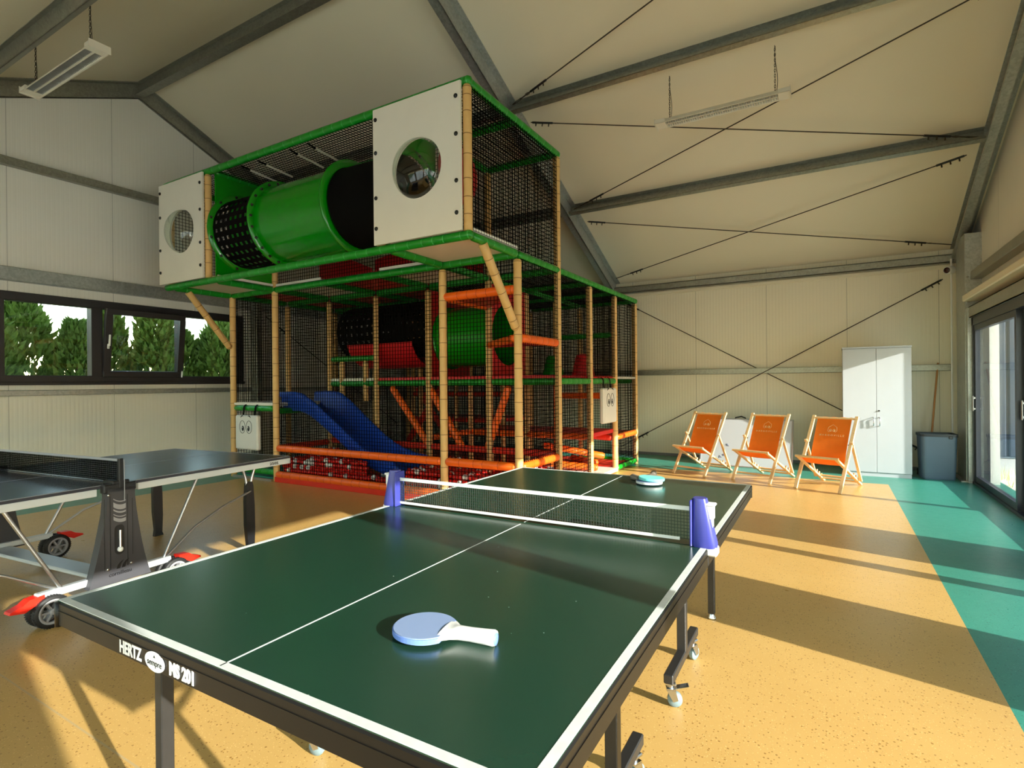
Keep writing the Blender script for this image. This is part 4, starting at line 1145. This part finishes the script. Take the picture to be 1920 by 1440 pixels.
    def swoosh(zc_, h, w=.036):
        pts = []; n = 10
        for i in range(n + 1):
            u = -1 + 2 * i / n; pts.append((u * w, zc_ - .022 * (1 - (u - .4) ** 2 / 2) + h / 2))
        for i in range(n, -1, -1):
            u = -1 + 2 * i / n; pts.append((u * w, zc_ - .022 * (1 - (u - .4) ** 2 / 2) - h / 2))
        pr.extr(pts, .0012, F @ Matrix.Translation((.002, 0, 0)))
    for z, h in ((.672, .006), (.637, .030), (.605, .010), (.578, .006), (.553, .022)): swoosh(z, h)
    pr.build('print', G['grey'], PY)
    lg = MB()
    for a in (0, .03):
        lg.extr([(a - .018, .235), (a - .012, .255), (a + .006, .275), (a + .026, .285), (a + .008, .262), (a + .002, .235)], .001, F)
    text_into(lg, 'cornilleau', .034, F @ Matrix.Translation((.004, .207, .0)), 0, .0008, 'CENTER', .0004, 1.0)
    lg.build('logo', G['plastd'], PY)
    bb = MB()
    for a, z in ((-.068, .245), (.068, .25), (-.06, .70)): bb.lathe([(.001, 0), (.008, 0), (.008, .004), (.001, .005)], 10, 0, F @ Matrix.Translation((a, z, 0)))
    bb.build('bolts', G['chrome'], PY)
    MB().box(min(sx * .755, sx * .80), max(sx * .755, sx * .80), -.10, .09, ZT - .05, ZT + .004, 0, None, .006).build('hinge_cover', G['plastd'], T2)
    NP = MB().box(sx * .79 - .012, sx * .79 + .012, -.014, .014, ZT - .03, ZT + .158, 0, None, .004).box(min(sx * .69, sx * .80), max(sx * .69, sx * .80), -.05, .05, ZT - .002, ZT + .022, 0, None, .006).build('net_post', G['plastd'], T2)
    MB().tube([(sx * .806, .012, ZT + .15), (sx * .806, .014, ZT + .05), (sx * .81, .012, ZT - .04), (sx * .815, .008, ZT - .11)], .003, 6).build('cord', G['grey'], NP)
MB().box(-.735, .735, -.07, .07, .150, .175, 0, None, .006).build('shelf', G['wsteel'], T2)
fine_net(-.78, .78, ZT + .012, ZT + .142, 0, .0125, .0017).build('netting', G['black'], T2)
MB().box(-.78, .78, -.003, .003, ZT + .138, ZT + .153, 0, None, .001).build('net_band', G['grey'], T2)
# ------------------------------------------------------------------ deck chairs
def deck_chair(label, loc, rz):
    t = thing('deck_chair', label, 'chair', loc, rz, 'orange deck chairs along the back wall')
    W1, W2, W3 = .255, .222, .27
    A0, A1 = (.0, .0), (.60, .90)
    B0, B1 = (-.01, .415), (.80, .012)
    C0, C1 = (.375, .565), (.665, .075)
    w, h = .024, .042
    for s in (-1, 1):
        MB().bar((s * W1, A0[0], A0[1]), (s * W1, A1[0], A1[1]), w, h, (1, 0, 0), 0, .004).build('back_rail', G['wood'], t)
        b = MB().bar((s * W2, B0[0], B0[1]), (s * W2, B1[0], B1[1]), w, h, (1, 0, 0), 0, .004)
        for k in range(3):
            u = .70 + .09 * k; p = (B0[0] + (B1[0] - B0[0]) * u, B0[1] + (B1[1] - B0[1]) * u)
            b.bar((s * W2, p[0] + .008, p[1] + .015), (s * W2, p[0] + .02, p[1] + .05), w, .016, (1, 0, 0))
        b.build('seat_rail', G['wood'], t)
        MB().bar((s * W3, C0[0] - .02, C0[1] + .03), (s * W3, C1[0], C1[1]), .02, .034, (1, 0, 0), 0, .003).build('prop', G['wood'], t)
        MB().tube([(s * (W1 - .03), C0[0], C0[1] - .01), (s * (W3 + .016), C0[0], C0[1] - .01)], .009, 8).build('pivot', G['bolt'], t)
    for (y, z), wd, r in ((A1, W1 + .02, .014), ((.08, .10), W1, .013), (B0, W2 + .028, .015), ((.72, .055), W2 + .01, .013), ((.655, .10), W3, .013)):
        yy, zz = (y - .02, z - .03) if (y, z) == A1 else (y, z)
        MB().tube([(-wd, yy, zz), (wd, yy, zz)], r, 10).build('cross_bar', G['wood'], t)
    # canvas
    cv = [(.587, .885), (.575, .868), (.50, .725), (.42, .565), (.36, .43), (.325, .335), (.285, .305), (.20, .325), (.10, .372), (.0, .425), (-.02, .425)]
    def P(u, v):
        f = v * (len(cv) - 1); i = min(int(f), len(cv) - 2); q = f - i
        a = [cv[max(0, i - 1)], cv[i], cv[i + 1], cv[min(len(cv) - 1, i + 2)]]
        y, z = [.5 * (2 * a[1][k] + (a[2][k] - a[0][k]) * q + (2 * a[0][k] - 5 * a[1][k] + 4 * a[2][k] - a[3][k]) * q * q + (3 * a[1][k] - a[0][k] - 3 * a[2][k] + a[3][k]) * q ** 3) for k in (0, 1)]
        x = (u - .5) * .405
        z -= .006 * math.sin(u * math.pi) * math.sin(v * math.pi) + .003 * math.sin(u * 23) * math.exp(-40 * v * v)
        return x, y, z
    b = MB(); b.grid(lambda u, v: P(u, v), 20, 44); b.grid(lambda u, v: tuple(a + d for a, d in zip(P(1 - u, v), (0, .003, -.003))), 20, 44)
    C = b.build('canvas', G['canvas'], t)
    q0, q1 = V((0, .575, .868)), V((0, .42, .565)); up = (q0 - q1).normalized()
    # print sits on the front face, which looks towards -y and up
    Fm = frame(V((0, .500, .722)) + V((0, -.866, .45)) * .002, (1, 0, 0), up)
    lg = MB()
    hs = [(-.055, -.01), (-.05, .035), (0, .075), (.05, .035), (.055, -.01), (.035, -.03)]
    lg.tube([Fm @ V((x, y + .0, .0)) for x, y in [(-.035, -.03)] + hs], .0032, 5)
    for s in (-1, 1):
        lg.tube([Fm @ V((s * x, y, 0)) for x, y in ((.006, -.018), (.012, .004), (.022, .012), (.03, .0), (.026, -.016), (.014, -.02))], [.003, .004, .003, .006, .008, .004], 5)
    text_into(lg, 'MARGOVILLE', .033, Fm @ Matrix.Translation((0, -.075, -.0005)), 0, .0008, 'CENTER', .0005, 1.0, 1.65)
    lg.build('print', G['print'], C)
    return t
deck_chair('orange deck chair standing nearest to the play structure', (-1.815, 8.165, 0), R(-21))
deck_chair('orange deck chair in the middle, in front of the whiteboard', (-.955, 7.995, 0), R(-20))
deck_chair('orange deck chair in front of the white cabinet', (-.165, 7.70, 0), R(-20))
# ------------------------------------------------------------------ cabinet, bin, mop, board
K = thing('cabinet', 'tall white two-door cabinet against the back wall', 'cabinet', (.545, 9.43, 0), 0)
MB().box(-.405, .405, -.185, .21, .055, 1.815, 0, None, .002).build('body', G['cab'], K)
MB().box(-.41, .41, -.212, .215, 1.815, 1.838, 0, None, .002).build('top_board', G['cab'], K)
MB().box(-.40, .40, -.19, .20, 0, .055).build('plinth', G['cab'], K)
for s in (-1, 1):
    dr = MB().box(min(s * .002, s * .404), max(s * .002, s * .404), -.205, -.187, .06, 1.81, 0, None, .002).build('door', G['cab'], K)
    hx = s * .036
    MB().tube([(hx, -.204, .715), (hx, -.235, .722), (hx, -.236, .83), (hx, -.204, .838)], .006, 8).build('handle', G['chrome'], dr)
    if s > 0: MB().lathe([(.001, 0), (.011, 0), (.011, .008), (.001, .009)], 14, 0, Matrix.Translation((.032, -.205, .93)) @ Matrix.Rotation(R(90), 4, 'X')).box(.024, .042, -.218, -.212, .922, .93).build('lock', G['bolt'], dr)
B = thing('waste_bin', 'slate blue plastic bin with a black rim in the corner', 'bin', (1.245, 9.45, 0), R(4))
def rr_(a, b2, r, n=5):
    o2 = []
    for cx, cy, s0 in ((a - r, b2 - r, 0), (-a + r, b2 - r, 90), (-a + r, -b2 + r, 180), (a - r, -b2 + r, 270)):
        o2 += [(cx + r * math.cos(R(s0 + 90 * i / n)), cy + r * math.sin(R(s0 + 90 * i / n))) for i in range(n + 1)]
    return o2
def loft(secs, mi=0):
    b = MB(); n = len(rr_(1, 1, .1)); v = []; f = []
    for a, b2, r, z in secs: v += [(x, y, z) for x, y in rr_(a, b2, r)]
    for i in range(len(secs) - 1):
        for k in range(n): f.append((i * n + k, i * n + (k + 1) % n, (i + 1) * n + (k + 1) % n, (i + 1) * n + k))
    b.add(v, f, mi, False); b.add(v[:n], [tuple(range(n))[::-1]]); return b
loft([(.175, .145, .04, .0), (.185, .15, .045, .02), (.202, .172, .05, .60), (.196, .166, .05, .60), (.17, .135, .04, .03)]).build('body', G['bin'], B)
loft([(.203, .173, .05, .585), (.212, .182, .055, .585), (.212, .182, .055, .622), (.198, .168, .05, .622), (.198, .168, .05, .59)]).build('rim', G['binr'], B)
MB().box(.10, .14, -.19, -.176, .56, .60, 0, None, .004).build('grip', G['binr'], B)
S = thing('broom', 'wooden broom stick leaning on the wall behind the bin', 'broom', (1.19, 9.72, 0))
p0, p1 = V((.0, .0, .085)), V((.165, .375, 1.605))
MB().tube([p0 + (p1 - p0) * .30, p1], [.0125, .0125], 12).build('stick', G['woodd'], S)
MB().tube([p0, p0 + (p1 - p0) * .31], [.014, .014], 12).build('socket', G['binr'], S)
MB().box(-.14, .14, -.03, .03, .05, .09, 0, None, .008).build('head', G['binr'], S)
hb = MB()
for i in range(26):
    for j in range(5): hb.thread((-.13 + i * .0104, -.022 + j * .011, .055), (-.135 + i * .0108, -.026 + j * .013, .0), .002)
hb.build('bristles', G['rubblack'], S)
Wb = thing('whiteboard', 'white marker board standing on the floor behind the deck chairs', 'whiteboard', (-1.21, 9.30, 0), R(-4))
lean = Matrix.Rotation(R(-17), 4, 'X')
MB().box(-.68, .68, 0, .014, .014, .78, 0, lean).build('panel', G['cab'], Wb)
fr = MB()
fr.box(-.69, .69, -.006, .02, .0, .016, 0, lean).box(-.69, .69, -.006, .02, .775, .79, 0, lean).box(-.69, -.675, -.006, .02, 0, .79, 0, lean).box(.675, .69, -.006, .02, 0, .79, 0, lean)
fr.build('frame', G['alu'], Wb)
sc_ = MB(); rs = random.Random(3)
for k in range(9):
    x, z = rs.choice((-.42, -.35, .1, .2, .3)) + rs.uniform(-.08, .08), rs.uniform(.12, .55)
    pts = [(x + .045 * u + .012 * math.sin(u * 7 + k), -.002, z + .02 * math.sin(u * 11 + k)) for u in [i / 8 for i in range(9)]]
    sc_.tube([lean @ V(p) for p in pts], .0022, 4)
sc_.build('scribble', G['marks'], Wb)
Bg = thing('bag', 'black bag with a handle just showing above the whiteboard', 'bag', (-1.30, 9.82, 0))
loft([(.14, .09, .05, 0), (.17, .11, .05, .03), (.17, .11, .05, .62), (.14, .08, .05, .70), (.06, .04, .02, .715)]).build('body', G['webb'], Bg)
MB().tube([(-.12, -.03, .68), (-.09, -.03, .755), (.0, -.03, .775), (.06, -.03, .75), (.08, -.03, .68)], .011, 8).build('handle', G['bolt'], Bg)
SKY, SUN, EXPO = 0.3, 4.2, 1.95
# ------------------------------------------------------------------ light and camera
w = bpy.data.worlds.new('sky'); sc.world = w; w.use_nodes = True
nt = w.node_tree; bg = nt.nodes['Background']
sk = nt.nodes.new('ShaderNodeTexSky'); sk.sky_type = 'NISHITA'; sk.sun_disc = False
SUN_EL, SUN_AZ = R(17.3), R(-12.2)
sd = V((math.cos(SUN_EL) * math.cos(SUN_AZ), math.cos(SUN_EL) * math.sin(SUN_AZ), math.sin(SUN_EL)))
sk.sun_elevation = SUN_EL; sk.sun_rotation = R(90) - SUN_AZ; sk.dust_density = .4; sk.air_density = 1.0; sk.ozone_density = 1.0
wbm = nt.nodes.new('ShaderNodeMix'); wbm.data_type = 'RGBA'; wbm.blend_type = 'MULTIPLY'; wbm.inputs[0].default_value = 1
wbm.inputs[7].default_value = (1.10, 1.0, .80, 1); nt.links.new(sk.outputs[0], wbm.inputs[6]); nt.links.new(wbm.outputs[2], bg.inputs[0]); bg.inputs[1].default_value = SKY
L = bpy.data.lights.new('sun', 'SUN'); L.energy = SUN; L.angle = R(.6); L.color = (1.0, .93, .82)
lo = bpy.data.objects.new('sun', L); COL.objects.link(lo); lo.rotation_euler = sd.to_track_quat('Z', 'Y').to_euler(); lo.location = sd * 30
cam = bpy.data.cameras.new('camera'); co = bpy.data.objects.new('camera', cam); COL.objects.link(co)
cam.sensor_width = 36; cam.sensor_fit = 'HORIZONTAL'; cam.lens = 1022 / 1920 * 36; cam.clip_start = .05; cam.clip_end = 300
yaw, pitch, roll = R(30.37), R(-.07), R(-.54)
fw = V((-math.sin(yaw) * math.cos(pitch), math.cos(yaw) * math.cos(pitch), math.sin(pitch)))
r0 = V((math.cos(yaw), math.sin(yaw), 0)); u0 = r0.cross(fw)
rt = r0 * math.cos(roll) + u0 * math.sin(roll); up = -r0 * math.sin(roll) + u0 * math.cos(roll)
Mc = Matrix((rt, up, -fw)).transposed().to_4x4(); Mc.translation = (0, 0, 1.365)
co.matrix_world = Mc
sc.camera = co
vs = sc.view_settings
vs.view_transform = 'Standard'; vs.look = 'None'; vs.gamma = 1; vs.exposure = EXPO; vs.use_curve_mapping = False
cy = sc.cycles
cy.max_bounces = 10; cy.diffuse_bounces = 6; cy.glossy_bounces = 4; cy.transparent_max_bounces = 16
cy.sample_clamp_indirect = 6; cy.use_denoising = True
